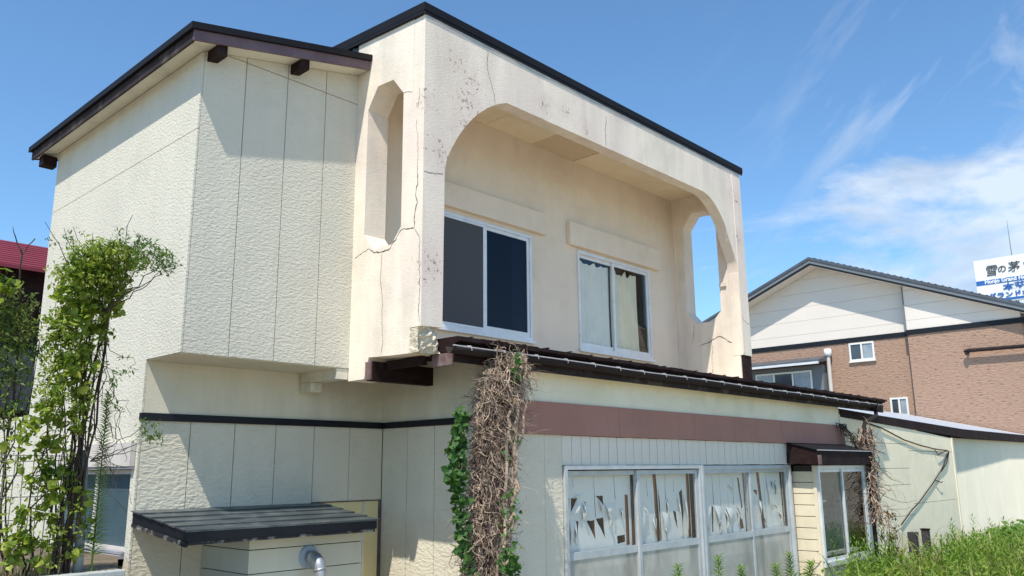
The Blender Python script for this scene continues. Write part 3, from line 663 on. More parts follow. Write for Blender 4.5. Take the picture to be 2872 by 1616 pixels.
def torn(xa, xb, y, holes, slits, flaps, stiles, label, seed):
    rnd = random.Random(seed); zt_, zb_ = -.05, -.885
    e = empty('paper_screen', ((xa+xb)/2, y, -1.86), label, 'paper screen', 'torn paper screens behind the ground-floor window')
    X = lambda u: xa+(xb-xa)*u
    Zv = lambda v: zt_+(zb_-zt_)*v
    def rough(poly, n=4, j=.006):
        out = []
        for i in range(len(poly)):
            p, q = poly[i], poly[(i+1) % len(poly)]
            for k in range(n):
                t = k/n; d = 0 if k == 0 else j
                out.append((X(p[0]+(q[0]-p[0])*t)+rnd.uniform(-d, d)*.7, Zv(p[1]+(q[1]-p[1])*t)+rnd.uniform(-d, d)))
        return out
    allh = [rough(h) for h in holes]
    taken = [(sum(p[0] for p in h)/len(h), sum(p[1] for p in h)/len(h)) for h in holes] + [(sl[0], (sl[1]+sl[2])/2) for sl in slits]
    for _ in range(60):
        u, v = rnd.uniform(.05, .88), rnd.uniform(.28, .90)
        if any(abs(u-a_) < .085 and abs(v-b_) < .30 for a_, b_ in taken) or len(taken) > len(holes)+len(slits)+6: continue
        taken.append((u, v)); w_ = rnd.uniform(.012, .030); h_ = rnd.uniform(.06, .20)
        allh.append(rough([(u-w_, v-h_), (u+w_*rnd.uniform(.3, 1), v-h_*.9), (u+rnd.uniform(-.01, .01), v+h_)], 3, .005))
        flaps = flaps + [([(u-w_*1.6, v-h_*.9), (u-w_*.4, v-h_), (u-w_*.1, v+h_*.8), (u-w_*2.2, v+h_*.4)], rnd.uniform(.04, .07))]
    for u, v0, v1, w in slits:
        k = rnd.uniform(-.015, .015); allh.append(rough([(u-w*.3, v0), (u+w*.3, v0), (u+k+w, v1), (u+k-w*.4, v1)], 3, .003))
    MB().plate('Y', [(xa, zb_), (xb, zb_), (xb, zt_), (xa, zt_)], y, y+.0015, allh).build('paper_sheet', m_paper, e)
    lowh = []
    for u0, u1 in stiles: lowh.append([(X(u0)+.004, -1.83), (X(u1)-.008, -1.83), (X(u1)-.008, -.93), (X(u0)+.004, -.93)])
    for _ in range(40):
        u = rnd.uniform(.05, .93); z1_ = rnd.uniform(-1.2, -.98); h_ = rnd.uniform(.1, .5)
        if any(a_-.06 < u < b_+.04 for a_, b_ in stiles) or any(abs(u-q_[0]) < .09 for q_ in [((l[0][0]-xa)/(xb-xa), 0) for l in lowh]): continue
        if len(lowh) > len(stiles)+4: break
        w_ = rnd.uniform(.006, .02); lowh.append([(X(u)-w_, z1_-h_), (X(u)+w_*.4, z1_-h_*.96), (X(u)+w_*rnd.uniform(.5, 2), z1_), (X(u)-w_*.3, z1_-.01)])
    MB().plate('Y', [(xa, -1.85), (xb, -1.85), (xb, zb_-.02), (xa, zb_-.02)], y, y+.0015, lowh).build('paper_sheet', m_paper, e)
    for poly, lift in flaps:
        # a loose strip: hinged along its first edge, curling toward the glass
        p0, p1, p2, p3 = [(X(u), Zv(v)) for u, v in poly]; o = MB(); n = 6; m = 4
        for j in range(n+1):
            v = j/n
            for i in range(m+1):
                u = i/m; a_ = (p0[0]+(p1[0]-p0[0])*u, p0[1]+(p1[1]-p0[1])*u); b_ = (p3[0]+(p2[0]-p3[0])*u, p3[1]+(p2[1]-p3[1])*u)
                o.v.append((a_[0]+(b_[0]-a_[0])*v, y-.002-lift*math.sin(v*2.2)*(.5+.5*math.sin(u*3+v*2)), a_[1]+(b_[1]-a_[1])*v+rnd.uniform(-.004, .004)*(v > .9)))
        for j in range(n):
            for i in range(m): c0 = j*(m+1)+i; o.f.append((c0, c0+1, c0+m+2, c0+m+1))
        o.build('paper_strip', m_paper, e, True)
    for u0, u1 in stiles: box('stile', m_stile, e, X(u0), X(u1), y+.02, y+.05, -1.86, -.03)
    f = MB()
    for u in (.0, .24, .45, .62, .78, .985): f.box(X(u), X(u)+.016, y+.022, y+.04, -1.86, -.03)
    f.box(xa, xb, y+.041, y+.06, -.05, -.03); f.box(xa, xb, y+.041, y+.06, -1.86, -1.82); f.build('lattice', m_stile, e)
    return e
torn(7.10, 8.38, YF+.105, [[(.02,.31),(.10,.31),(.09,.50),(.05,.57)], [(.12,.32),(.21,.31),(.115,.51)], [(.47,.30),(.57,.30),(.585,.43)], [(.33,.62),(.44,.61),(.45,.87)], [(.465,.60),(.57,.59),(.59,.86)], [(.77,.85),(.89,.84),(.89,.94),(.77,.95)], [(.005,.62),(.09,.62),(.04,.94),(.005,.95)], [(.905,.30),(.955,.30),(.96,.985),(.91,.985)]],
     [(.445, .02, .58, .006), (.745, .05, .36, .008), (.15, .05, .18, .004), (.03, .1, .29, .004), (.76, .58, .83, .006)],
     [([(.16,.29),(.29,.255),(.29,.30),(.16,.315)], .03), ([(.24,.33),(.20,.34),(.10,.52),(.17,.50)], .05), ([(.60,.40),(.76,.40),(.77,.56),(.61,.57)], .04), ([(.10,.60),(.17,.62),(.12,.95),(.05,.92)], .05), ([(.49,.32),(.58,.43),(.57,.52),(.52,.50)], .04), ([(.26,.45),(.40,.42),(.38,.60),(.25,.61)], .03)], [(.90, .97)], 'torn paper screen behind the first pane, with large brown holes', 3)
torn(8.43, 9.70, YF+.095, [[(.325,.01),(.385,.01),(.43,.985),(.365,.985)], [(.415,.2),(.44,.45),(.445,.97),(.425,.97)], [(.67,.56),(.72,.60),(.74,.85),(.69,.70)], [(.795,.30),(.85,.26),(.865,.60),(.83,.86),(.80,.6)], [(.935,.02),(.99,.02),(.99,.985),(.935,.985)]],
     [(.22, .08, .34, .006), (.55, .03, .40, .008), (.70, .05, .3, .005)],
     [([(.03,.44),(.22,.44),(.24,.86),(.05,.88)], .05), ([(.745,.32),(.795,.34),(.80,.95),(.77,.95)], .05), ([(.87,.32),(.93,.36),(.91,.95),(.86,.95)], .06), ([(.46,.55),(.60,.62),(.62,.86),(.47,.84)], .03)], [(.31, .40), (.93, 1.0)], 'torn paper screen behind the second pane, between two brown stiles', 5)
torn(9.95, 11.15, YF+.095, [[(.02,.25),(.13,.25),(.10,.55)], [(.235,.55),(.275,.56),(.245,.95),(.22,.95)], [(.85,.76),(.93,.80),(.95,.95),(.87,.95)], [(.86,.10),(.90,.12),(.95,.60),(.92,.62)]],
     [(.28, .06, .52, .010), (.445, .05, .98, .007), (.75, .10, .55, .010), (.1, .04, .24, .006), (.62, .3, .6, .005), (.66, .82, .98, .006)],
     [([(.04,.54),(.22,.56),(.20,.82),(.06,.82)], .05), ([(.29,.54),(.44,.56),(.45,.83),(.30,.83)], .05), ([(.55,.58),(.70,.60),(.78,.80),(.56,.82)], .05), ([(.82,.55),(.88,.6),(.84,.8),(.80,.75)], .05), ([(.60,.20),(.66,.20),(.72,.30),(.70,.32)], .05)], [(.90, .955)], 'torn paper screen behind the third pane, ragged at mid height', 8)
torn(11.20, 12.42, YF+.105, [[(.31,.01),(.385,.01),(.46,.985),(.39,.985)], [(.20,.33),(.31,.33),(.30,.42)], [(.02,.62),(.10,.60),(.06,.8)], [(.93,.02),(.985,.02),(.985,.98),(.955,.98)]],
     [(.18, .1, .32, .008), (.5, .05, .98, .006), (.24, .55, .9, .006), (.62, .4, .8, .004)],
     [([(.0,.05),(.12,.05),(.24,.55),(.13,.56)], .05), ([(.33,.50),(.40,.52),(.38,.75),(.26,.80)], .06), ([(.05,.58),(.16,.58),(.17,.9),(.04,.92)], .03), ([(.54,.05),(.72,.30),(.86,.62),(.58,.60)], .03)], [(.30, .40), (.93, .99)], 'torn paper screen behind the fourth pane, nearest the bay window', 11)

# ------------------------------------------------------------------ neighbouring house (white gable over brown siding)
def brickish():
    m, nt, o = newmat('brown_stone_siding'); b = nt.nodes.new('ShaderNodeBsdfPrincipled'); nt.links.new(b.outputs[0], o.inputs[0])
    n1 = nz(nt, 1.0, 4, 0.6, 0.3, (6.5, 6.5, 24.0)); c1 = ramp(nt, n1, [(0.30, (0.15, 0.08, 0.055)), (0.40, (0.345, 0.215, 0.15)), (0.62, (0.40, 0.255, 0.18))])  # dark end of the ramp paints the broken shadow lines of the siding
    nt.links.new(c1, b.inputs['Base Color']); b.inputs['Roughness'].default_value = .85
    bn = nt.nodes.new('ShaderNodeBump'); bn.inputs['Distance'].default_value = .03; nt.links.new(n1, bn.inputs['Height']); nt.links.new(bn.outputs[0], b.inputs['Normal']); return m
m_brick = brickish()
m_gable = M('white_gable_board', (0.72, 0.65, 0.575), .8, .04, .8); m_nroof = M('slate_roof_metal', (0.09, 0.10, 0.115), .45, .2, 2); m_nfasc = M('grey_barge_board', (0.17, 0.185, 0.20), .5, .1, 2)
XN = 30.0
NH = empty('neighbour_house', (XN+4, 12.3, G), 'neighbouring house with white gable above brown stone siding', 'house')
PKY, PKZ, SL = 12.2, 7.30, .405
zn = lambda y: PKZ - SL*abs(y-PKY)
o = MB(); o.box(XN, XN+9, 9.16, 18.9, G, 4.36); o.build('wall', m_brick, NH)
o = MB(); o.box(XN-.32, XN+9, 5.75, 9.16, G, 4.36); o.build('wall', m_brick, NH)
o = MB(); o.box(XN-.03, XN+.02, 9.2, 18.9, 4.362, 4.53); o.box(XN-.36, XN+.02, 5.62, 9.2, 4.362, 4.53); o.build('trim_band', m_navy, NH)
def gboards(y0, y1, x):
    zs = [4.532, 4.86, 5.38, 5.90, 6.42, 6.94, 7.4]
    for i in range(6):
        za, zb = zs[i]+.0035, zs[i+1]-.0035
        def yl(z): return max(y0, PKY-(PKZ-z)/SL), min(y1, PKY+(PKZ-z)/SL)
        a0, b0_ = yl(za); a1, b1 = yl(min(zb, PKZ-.001))
        if b0_-a0 < .05: continue
        pts = [(a0, za), (b0_, za)]
        if zn(b0_) > za+.01 and b0_ == y1 and zn(y1) < zb: pts.append((y1, zn(y1)))
        if zb < PKZ: pts += [(b1, zb), (a1, zb)] if b1-a1 > .02 else [((a1+b1)/2, zb)]
        else: pts.append((PKY, PKZ-.002))
        if a0 == y0 and za+.01 < zn(y0) < zb: pts.append((y0, zn(y0)))
        MB().plate('X', pts, x, x+.03).build('gable_board', m_gable, NH)
gboards(9.20, 18.8, XN); gboards(5.75, 9.16, XN-.33)
MB().plate('X', [(5.8, 4.54), (18.7, 4.54), (PKY, PKZ-.03)], XN+.04, XN+.2).build('wall_core', m_core, NH)
box('corner_trim', m_nfasc, NH, XN-.36, XN-.005, 9.162, 9.196, 4.532, zn(9.16))
def ngroof(lo, hi, x0, x1, name, mat, par, ya=4.95, yb=19.4):
    pts = [(ya, zn(ya)+lo), (PKY, PKZ+lo), (yb, zn(yb)+lo), (yb, zn(yb)+hi), (PKY, PKZ+hi), (ya, zn(ya)+hi)]
    return MB().plate('X', pts, x0, x1).build(name, mat, par)
nr = ngroof(.20, .30, XN-.72, XN+9.5, 'roof', m_nroof, NH)
ngroof(.07, .198, XN-.69, XN-.64, 'barge_board', m_nfasc, nr); ngroof(.0, .068, XN-.68, XN-.62, 'barge_edge', m_navy, nr)
ngroof(.0, .02, XN-.618, XN-.01, 'soffit', m_gable, nr)
for i in range(34):
    y = 5.05+i*.21
    if y > PKY-.1: break
    MB().tube([(XN-.73, y, zn(y)+.305), (XN+3, y, zn(y)+.305)], .020, 6).build('roof_rib', m_nroof, nr)
def nwin(y0, y1, z0, z1, x, n=2):
    f = MB(); f.ring('X', y0, y1, z0, z1, .06, x-.05, x-.001); f.box(x-.08, x-.001, y0-.03, y1+.03, z0-.05, z0-.002)
    for i in range(1, n): yy = y0+(y1-y0)*i/n; f.box(x-.048, x-.002, yy-.03, yy+.03, z0+.061, z1-.061)
    w = f.build('window', M('white_frame', (.75, .74, .70), .5, .05) if 'white_frame' not in bpy.data.materials else bpy.data.materials['white_frame'], NH)
    for i in range(n):
        a = y0+(y1-y0)*i/n; b = y0+(y1-y0)*(i+1)/n
        box('pane', m_npane[(i+1) % 2], w, x-.02, x-.012, a+.05, b-.05, z0+.06, z1-.06)
m_npane = [M('dark_window_glass', (0.05, 0.06, 0.07), .1, .3, 2, spec=.8), M('pale_window_glass', (0.30, 0.34, 0.37), .15, .2, 3, spec=.8)]
nwin(10.41, 11.29, 3.68, 4.33, XN); nwin(9.47, 10.06, 1.66, 2.30, XN)
# pent-roofed bay on the neighbour, with three panes
o = MB(); o.box(XN-.45, XN-.001, 12.15, 15.6, 1.5, 3.62); o.build('bay_wall', m_nfasc, NH)
o = MB(); o.hexa([(XN-.95,12.05,3.66),(XN-.001,12.05,3.80),(XN-.001,15.8,3.80),(XN-.95,15.8,3.66),(XN-.95,12.05,3.76),(XN-.001,12.05,3.98),(XN-.001,15.8,3.98),(XN-.95,15.8,3.76)]); pb = o.build('bay_roof', m_nroof, NH)
o = MB(); o.box(XN-1.05, XN-.951, 12.05, 15.8, 3.60, 3.68); o.build('gutter', m_alu, pb)
nwin(12.55, 14.75, 2.2, 3.45, XN-.45, 3)
o = MB(); o.tube([(XN-.12, 9.13, 4.35), (XN-.12, 9.13, G)], .06, 8); o.build('downpipe', m_nfasc, NH)
o = MB(); o.tube([(XN-.16, 12.02, 1.0), (XN-.16, 12.02, 3.92)], .07, 10); fluep = o.build('flue', m_hood, NH)
o = MB(); o.tube([(XN-.16, 12.02, 3.93), (XN-.16, 12.02, 4.0), (XN-.16, 12.02, 4.17), (XN-.16, 12.02, 4.2)], [.10, .135, .135, .10], 14); o.build('flue_cap', M('flue_white', (.8, .8, .78), .6, .05), fluep, True)
o = MB(); o.tube([(XN-.5, 7.35, 3.50), (XN-.5, 7.40, 3.62), (XN-.5, 7.3, 3.62), (XN-.5, 5.6, 3.60)], .06, 8); o.tube([(XN-.5, 7.35, 3.6), (XN-.33, 7.35, 3.6)], .04, 6); o.build('pipe', m_gut, NH)

# ------------------------------------------------------------------ shed on the right
SH = empty('shed', (20, 7.5, G), 'low pale shed with stucco and corrugated walls behind the house', 'shed')
m_shed = M('shed_stucco', (0.93, 0.82, 0.60), .88, .05, 1.5, streak=.05, bump=.004, bs=22, bdist=.5, dirt=(0.5, 0.45, 0.32), dirt_amt=.25)
YS = 5.792
sx = [14.63, 16.1, 18.0, 19.6, 20.97]; 
def spanel(x0, x1, z0, z1): MB().plate('Y', [(x0+.004, z0+.004), (x1-.004, z0+.004), (x1-.004, z1-.004), (x0+.004, z1-.004)], YS, YS+.02).build('wall_panel', m_shed, SH)
zsl = lambda x: .90-.045*(x-14.6)
for i in range(2):
    zz = [G, -.95, -.36, -.045, .43]
    for j in range(4): spanel(sx[i], sx[i+1], zz[j], zz[j+1])
spanel(sx[2], sx[4], G, -.742)
for i in (2, 3): spanel(sx[i], sx[i+1], -.742, .30)
MB().plate('Y', [(sx[0], .434), (sx[2]-.002, .434), (sx[2]-.002, zsl(18)), (sx[0], zsl(14.6))], YS, YS+.02).build('wall_panel', m_shed, SH)
MB().plate('Y', [(sx[2]+.002, .304), (sx[4]-.004, .304), (sx[4]-.004, zsl(21)), (sx[2]+.002, zsl(18))], YS, YS+.02).build('wall_panel', m_shed, SH)
box('wall_core', m_core, SH, 14.65, 20.9, YS+.025, YS+.05, G, .55)
bev(box('corner_post', m_shed, SH, 20.97, 21.07, YS-.012, YS+.16, G, .62))
o = MB(); n = 150
for i in range(n+1):
    x = 21.08+9.0*i/n*.96; y = 6.0-.10*min(1, (x-21)/5.5)+(.016 if i % 2 else -.016); o.v += [(x, y, G), (x, y, .64)]
for i in range(n): o.f.append((2*i, 2*i+2, 2*i+3, 2*i+1))
cw = o.build('corrugated_wall', M('cream_corrugated_metal', (0.80, 0.745, 0.60), .6, .05, 1.2, streak=.12), SH)
zr = lambda x: .99-.0195*(x-14.7) if x < 22 else .848
o = MB()
xx = [14.66, 18, 22, 29.6]
for i in range(3):
    a, b = xx[i], xx[i+1]
    o.hexa([(a,5.80,zr(a)-.05),(b,5.80,zr(b)-.05),(b,9.5,zr(b)+.80),(a,9.5,zr(a)+.80),(a,5.80,zr(a)+.0),(b,5.80,zr(b)+.0),(b,9.5,zr(b)+.86),(a,9.5,zr(a)+.86)])
sr = o.build('roof', M('bright_roof_metal', (0.55, 0.60, 0.66), .4, .08, 2, metal=.3), SH)
o = MB()
for i in range(3):
    a, b = xx[i], xx[i+1]; h = .20
    o.hexa([(a,5.775,zr(a)-.14-.035*i),(b,5.775,zr(b)-.14-.035*min(2, i+1)),(b,5.799,zr(b)-.14-.035*min(2, i+1)),(a,5.799,zr(a)-.14-.035*i),(a,5.775,zr(a)-.004),(b,5.775,zr(b)-.004),(b,5.799,zr(b)-.004),(a,5.799,zr(a)-.004)])
o.build('fascia', m_brown, sr)
o = MB(); o.box(14.66, 29.6, 9.3, 9.4, G, 1.5); o.box(29.5, 29.6, 5.95, 9.3, G, .7); o.build('wall', m_shed, SH)
# cable pinned to the shed wall
cb = [(15.7,.779),(16.555,.694),(17.758,.531),(18.725,.408),(19.601,.372),(20.535,.316),(20.62,.30),(19.959,-.066),(19.23,-.377),(18.196,-.747),(17.755,-.863),(17.081,-1.104)]
o = MB(); o.tube([(a, YS-.025+U(-.006, .006), b+U(-.02, .02)) for a, b in cb], .012, 6); o.tube([(20.60, YS-.03, .28), (20.3, YS-.04, .05), (19.9, YS-.03, -.12)], .012, 6); o.tube([(19.6,YS-.03,.36),(19.75,YS-.05,.22),(20.0,YS-.05,.27),(20.5,YS-.03,.33)], .009, 6)
o.tube([(19.4,YS-.03,-.30),(19.7,YS-.06,-.36),(19.8,YS-.06,-.34)], .009, 6)
tag(o.build('cable', m_gut, None, True), 'dark cable sagging diagonally across the pale shed wall', 'cable')
# old posts
for x, y, w, h, lab in ((17.0, 5.55, .16, .78, 'thicker dark square post with a light stripe before the shed wall'), (17.95, 5.62, .13, .76, 'thinner dark square post with a flat cap before the shed wall')):
    e = empty('post', (x, y, G), lab, 'post'); o = MB(); o.box(x-w/2, x+w/2, y-w/2, y+w/2, G-.1, G+h); bev(o.build('shaft', M('dark_post_paint', (.05, .045, .05), .7, .4, 6) if 'dark_post_paint' not in bpy.data.materials else bpy.data.materials['dark_post_paint'], e), .01)
    if w > .15: box('stripe', m_hood, e, x+.03, x+.05, y-w/2-.004, y-w/2, G+.4, G+.70)
    else: bev(box('cap', m_brown, e, x-w/2-.01, x+w/2+.01, y-w/2-.01, y+w/2+.01, G+h+.001, G+h+.03), .004)

# ------------------------------------------------------------------ hotel with rooftop sign
m_hot = M('hotel_wall', (.6, .6, .58), .8, .1, .2); m_white = M('sign_white', (.80, .82, .83), .5, .02, .3); m_blue = M('sign_blue', (.03, .13, .40), .5, .05, .3); m_ink = M('sign_ink', (.05, .055, .06), .6, .05, .5)
HB = empty('hotel_building', (130, 24, G), 'tall pale building under the rooftop sign, mostly hidden by the neighbour roof', 'building')
o = MB(); o.box(119, 141, 10, 40, G, 18.6); o.build('wall', m_hot, HB); o = MB(); o.box(118.8, 141.2, 9.8, 40.2, 18.61, 19.0); o.build('roof', m_nfasc, HB)
for k in range(5):
    for i in range(8):
        yy = 12+i*3.4; box('window', m_npane[0], HB, 118.95, 118.99, yy, yy+1.8, 1+k*3.4, 2.6+k*3.4)
SG = empty('rooftop_sign', (120, 23.6, 19.0), 'white and blue rooftop sign with black brush lettering', 'sign')
ry = R(-5)
SY0, SY1, SZ0, SZ1 = 27.75, 19.35, 20.6, 26.45
def srot(o):
    return o
o = MB(); o.box(120, 120.5, SY1, SY0, SZ0, SZ1); o.build('board', m_white, SG)
o = MB()
for y in (20, 23.5, 27): o.box(120.1, 120.3, y-.1, y+.1, 19.0, SZ0); o.tube([(120.4, y, 22), (123, y, 19.0)], .06, 6)
o.build('frame', m_nfasc, SG)
box('stripe', m_blue, SG, 119.95, 119.999, SY1, SY0, 23.08, 23.68); box('stripe', m_blue, SG, 119.95, 119.999, SY1, SY0, 20.75, 21.05)
def text(s_, y, z, size, mat, name='lettering', shear=0.0, bold=0.0, sx_=1.0):
    c_ = bpy.data.curves.new('t', 'FONT'); c_.body = s_; c_.size = size; c_.offset = bold; c_.shear = shear; c_.extrude = .015
    c_.resolution_u = 3
    t = bpy.data.objects.new('t', c_); col.objects.link(t)
    bpy.context.view_layer.update(); dg = bpy.context.evaluated_depsgraph_get()
    me = bpy.data.meshes.new_from_object(t.evaluated_get(dg)); bpy.data.objects.remove(t)
    me.transform(Matrix(((0,0,-1,119.93),(0,0,0,0),(0,0,0,0),(0,0,0,1))) @ Matrix.Identity(4)) if False else None
    for v in me.vertices:
        x_, y_, z_ = v.co; v.co = (119.93-z_, y-x_*sx_, z+y_)
    me.materials.clear(); me.materials.append(mat); fixnormals(me)
    return link(name, me, SG)
text('雪', 26.60, 24.30, 1.55, m_ink, 'lettering', .12, .008); text('の', 25.15, 24.50, 1.1, m_ink, 'lettering', .1, .012); text('茅', 23.95, 24.45, 1.45, m_ink, 'lettering', .12, .008); text('舎', 22.25, 24.5, 1.5, m_ink, 'lettering', .12, .008)
text('Honjo Grand Hotel', 26.75, 23.20, .72, m_white, 'lettering', 0, .02, .95)
text('本荘', 24.75, 22.10, 1.02, m_blue, 'lettering', 0, .03, 1.3); text('グランドホテル', 26.55, 21.18, .80, m_blue, 'lettering', 0, .03, 1.2)
o = MB(); o.tube([(120.25, 23.3, 26.4), (120.25, 23.3, 29.0), (120.25, 23.3, 31.2)], [.05, .04, .02], 6); tag(o.build('lightning_rod', m_nfasc, None), 'thin dark rod standing on the rooftop sign', 'rod')

# ------------------------------------------------------------------ house with red roof on the far left
m_red = M('red_roof_metal', (0.20, 0.028, 0.045), .6, .12, 1.5)
RH = empty('red_roof_house', (2, 24, G), 'house with a crimson metal roof behind the left edge of the cream house', 'house')
o = MB(); o.hexa([(-8,20.6,4.55),(9,20.6,4.55),(9,23.2,5.72),(-8,23.2,5.72),(-8,20.6,4.63),(9,20.6,4.63),(9,23.2,5.80),(-8,23.2,5.80)])
o.hexa([(-8,23.2,5.72),(9,23.2,5.72),(9,26,4.55),(-8,26,4.55),(-8,23.2,5.80),(9,23.2,5.80),(9,26,4.63),(-8,26,4.63)]); rr = o.build('roof', m_red, RH)
for i in range(11):
    yy = 20.65+i*.23; z = 4.63+(yy-20.6)*.45; MB().box(-8, 9, yy, yy+.02, z+.002, z+.02).build('roof_seam', m_red, rr)
o = MB(); o.box(-7.4, 8.4, 21.1, 25.5, G, 4.7); o.build('wall', m_brown, RH)
o = MB(); o.box(5, 6.4, 21.0, 21.09, 1.4, 2.8); o.build('window', m_npane[0], RH)

# ------------------------------------------------------------------ planter, fence, post
PL = empty('planter_wall', (0, 6.1, G), 'low concrete planter wall along the lower left edge', 'wall')
o = MB(); o.box(-4, 2.56, 6.04, 6.14, G, -.652); bev(o.build('kerb', m_conc, PL), .008)
o = MB(); o.plate('Z', [(-4, 6.142), (2.55, 6.142), (3.14, 7.60), (3.14, 9.5), (-4, 9.5)], G, -.70); kind(o.build('planter_soil', m_soil), 'structure')
FN = empty('wire_fence', (1.75, 6.28, -.70), 'thin rusty wire mesh fence among the shrubs', 'fence')
for i in range(15):
    x = 1.38+.054*i; MB().tube([(x, 6.28+U(-.01, .01), -.70), (x+U(-.01, .01), 6.28, -.24), (x+U(-.008, .008), 6.28, .13)], .003, 5).build('wire', m_wire, FN)
for z in (.125, .08, -.012, -.15, -.298, -.442, -.56): MB().tube([(1.36, 6.276, z+U(-.01, .01)), (1.76, 6.276, z), (2.16, 6.276, z+U(-.01, .01))], .003, 5).build('wire', m_wire, FN)
o = MB(); o.tube([(2.31, 6.22, -.70), (2.295, 6.215, -.24), (2.27, 6.21, .16)], [.036, .032, .029], 8); tag(o.build('fence_post', m_post, None, True), 'weathered grey pole standing among the climbing leaves', 'post')

# ------------------------------------------------------------------ plants
def rdir(zb=0.0):
    v = Vector((random.gauss(0, 1), random.gauss(0, 1), random.gauss(0, 1)+zb))
    return v.normalized() if v.length > 1e-3 else Vector((0, 0, 1))
def inell(c_, r_):
    while True:
        v = Vector((U(-1, 1), U(-1, 1), U(-1, 1)))
        if v.length <= 1: return Vector(c_)+Vector((v.x*r_[0], v.y*r_[1], v.z*r_[2]))
def wander(a, b, n=7, j=.04):
    a, b = Vector(a), Vector(b)
    return [a.lerp(b, i/n) + (Vector((U(-j, j), U(-j, j), U(-j, j))) if 0 < i < n else Vector()) for i in range(n+1)]
def plant(name, label, cat, base, ells, lmat, smat, stems, group=None):
    e = empty(name, base, label, cat, group); lv = MB(); st = MB()
    for c_, r_, n, L, W, shape, droop in ells:
        # leaves hang in sprays, so that gaps and clumps form
        k = max(1, n//9)
        for _ in range(k):
            p = inell(c_, r_); d0 = rdir(.1)
            for q in range(9):
                pp_ = p + rdir()*L*U(.2, 1.5); d = (d0+rdir()*.9+Vector((0, 0, -droop))).normalized()
                s = U(.4, 1.4); lv.leaf(pp_, d, (rdir(1.2)+Vector((-.5, -.3, .3))).normalized(), L*s, W*s, .22, shape)
    for (pts, r0, r1) in stems:
        n = len(pts); st.tube(pts, [r0+(r1-r0)*i/(n-1) for i in range(n)], 5)
    lv.build('foliage', lmat, e); st.build('stem', smat, e)
    return e
# climbing vine with large bright leaves
st = []
for i in range(12):
    a = (U(1.96, 2.30), U(6.2, 6.4), -.70); b = (U(1.92, 2.28), U(5.85, 6.15), U(.5, 1.5)); st.append((wander(a, b, 9, .045), U(.004, .010), .002))
for i in range(14):
    a = (U(2.1, 2.32), U(5.85, 6.05), U(.25, 1.05)); b = (U(2.28, 2.46), U(5.7, 5.95), a[2]-U(.2, .7)); st.append((wander(a, b, 10, .045), .003, .0015))
plant('climbing_vine', 'climbing vine with yellow-green leaves over the wire fence', 'vine', (2.1, 6.3, -.70), [
    ((2.17,5.83,1.46),(.27,.2,.11),2300,.034,.015,0,.2), ((2.11,5.93,1.31),(.27,.19,.16),2300,.036,.018,0,.3), ((2.11,5.95,1.20),(.25,.18,.19),260,.048,.048,1,.4),
    ((2.07,6.0,.98),(.20,.16,.2),240,.052,.052,1,.4), ((2.06,6.0,.95),(.23,.17,.26),1300,.034,.015,0,.3), ((2.05,6.03,.68),(.17,.14,.22),190,.052,.052,1,.4), ((2.05,6.03,.6),(.2,.15,.38),1700,.036,.015,0,.3),
    ((2.05,6.08,.34),(.17,.12,.2),150,.05,.05,1,.4), ((1.85,6.15,.22),(.22,.1,.15),80,.048,.05,1,.4), ((2.05,6.16,-.08),(.17,.06,.18),130,.044,.048,1,.4), ((2.0,6.18,-.42),(.2,.05,.24),260,.044,.048,1,.4), ((2.1,6.16,-.2),(.2,.08,.45),700,.034,.014,0,.2), ((1.8,6.25,.0),(.25,.1,.5),500,.034,.013,0,.2), ((1.64,6.32,1.25),(.12,.08,.14),60,.055,.055,1,.4), ((2.25,6.16,-.4),(.08,.05,.25),60,.045,.045,1,.4)], m_leafb, m_twigd, st)
# dark shrub on the far left
st = [(wander((U(1.45, 2.0), U(6.35, 6.65), -.70), (U(1.36, 2.0), U(6.35, 6.65), U(.65, 1.35)), 9, .04), U(.004, .010), .002) for _ in range(16)]
plant('dark_shrub', 'dense dark green shrub at the left edge of the planter', 'shrub', (1.68, 6.48, -.70), [
    ((1.64,6.46,1.14),(.30,.24,.2),1500,.036,.014,0,.1), ((1.68,6.44,.88),(.33,.24,.28),2300,.036,.014,0,.1), ((1.64,6.44,.52),(.34,.24,.28),1700,.036,.014,0,.1), ((1.68,6.4,.16),(.24,.2,.2),380,.032,.016,0,.2), ((1.56,6.4,-.32),(.24,.16,.28),330,.036,.016,0,.2)], m_leafd, m_twigd, st)
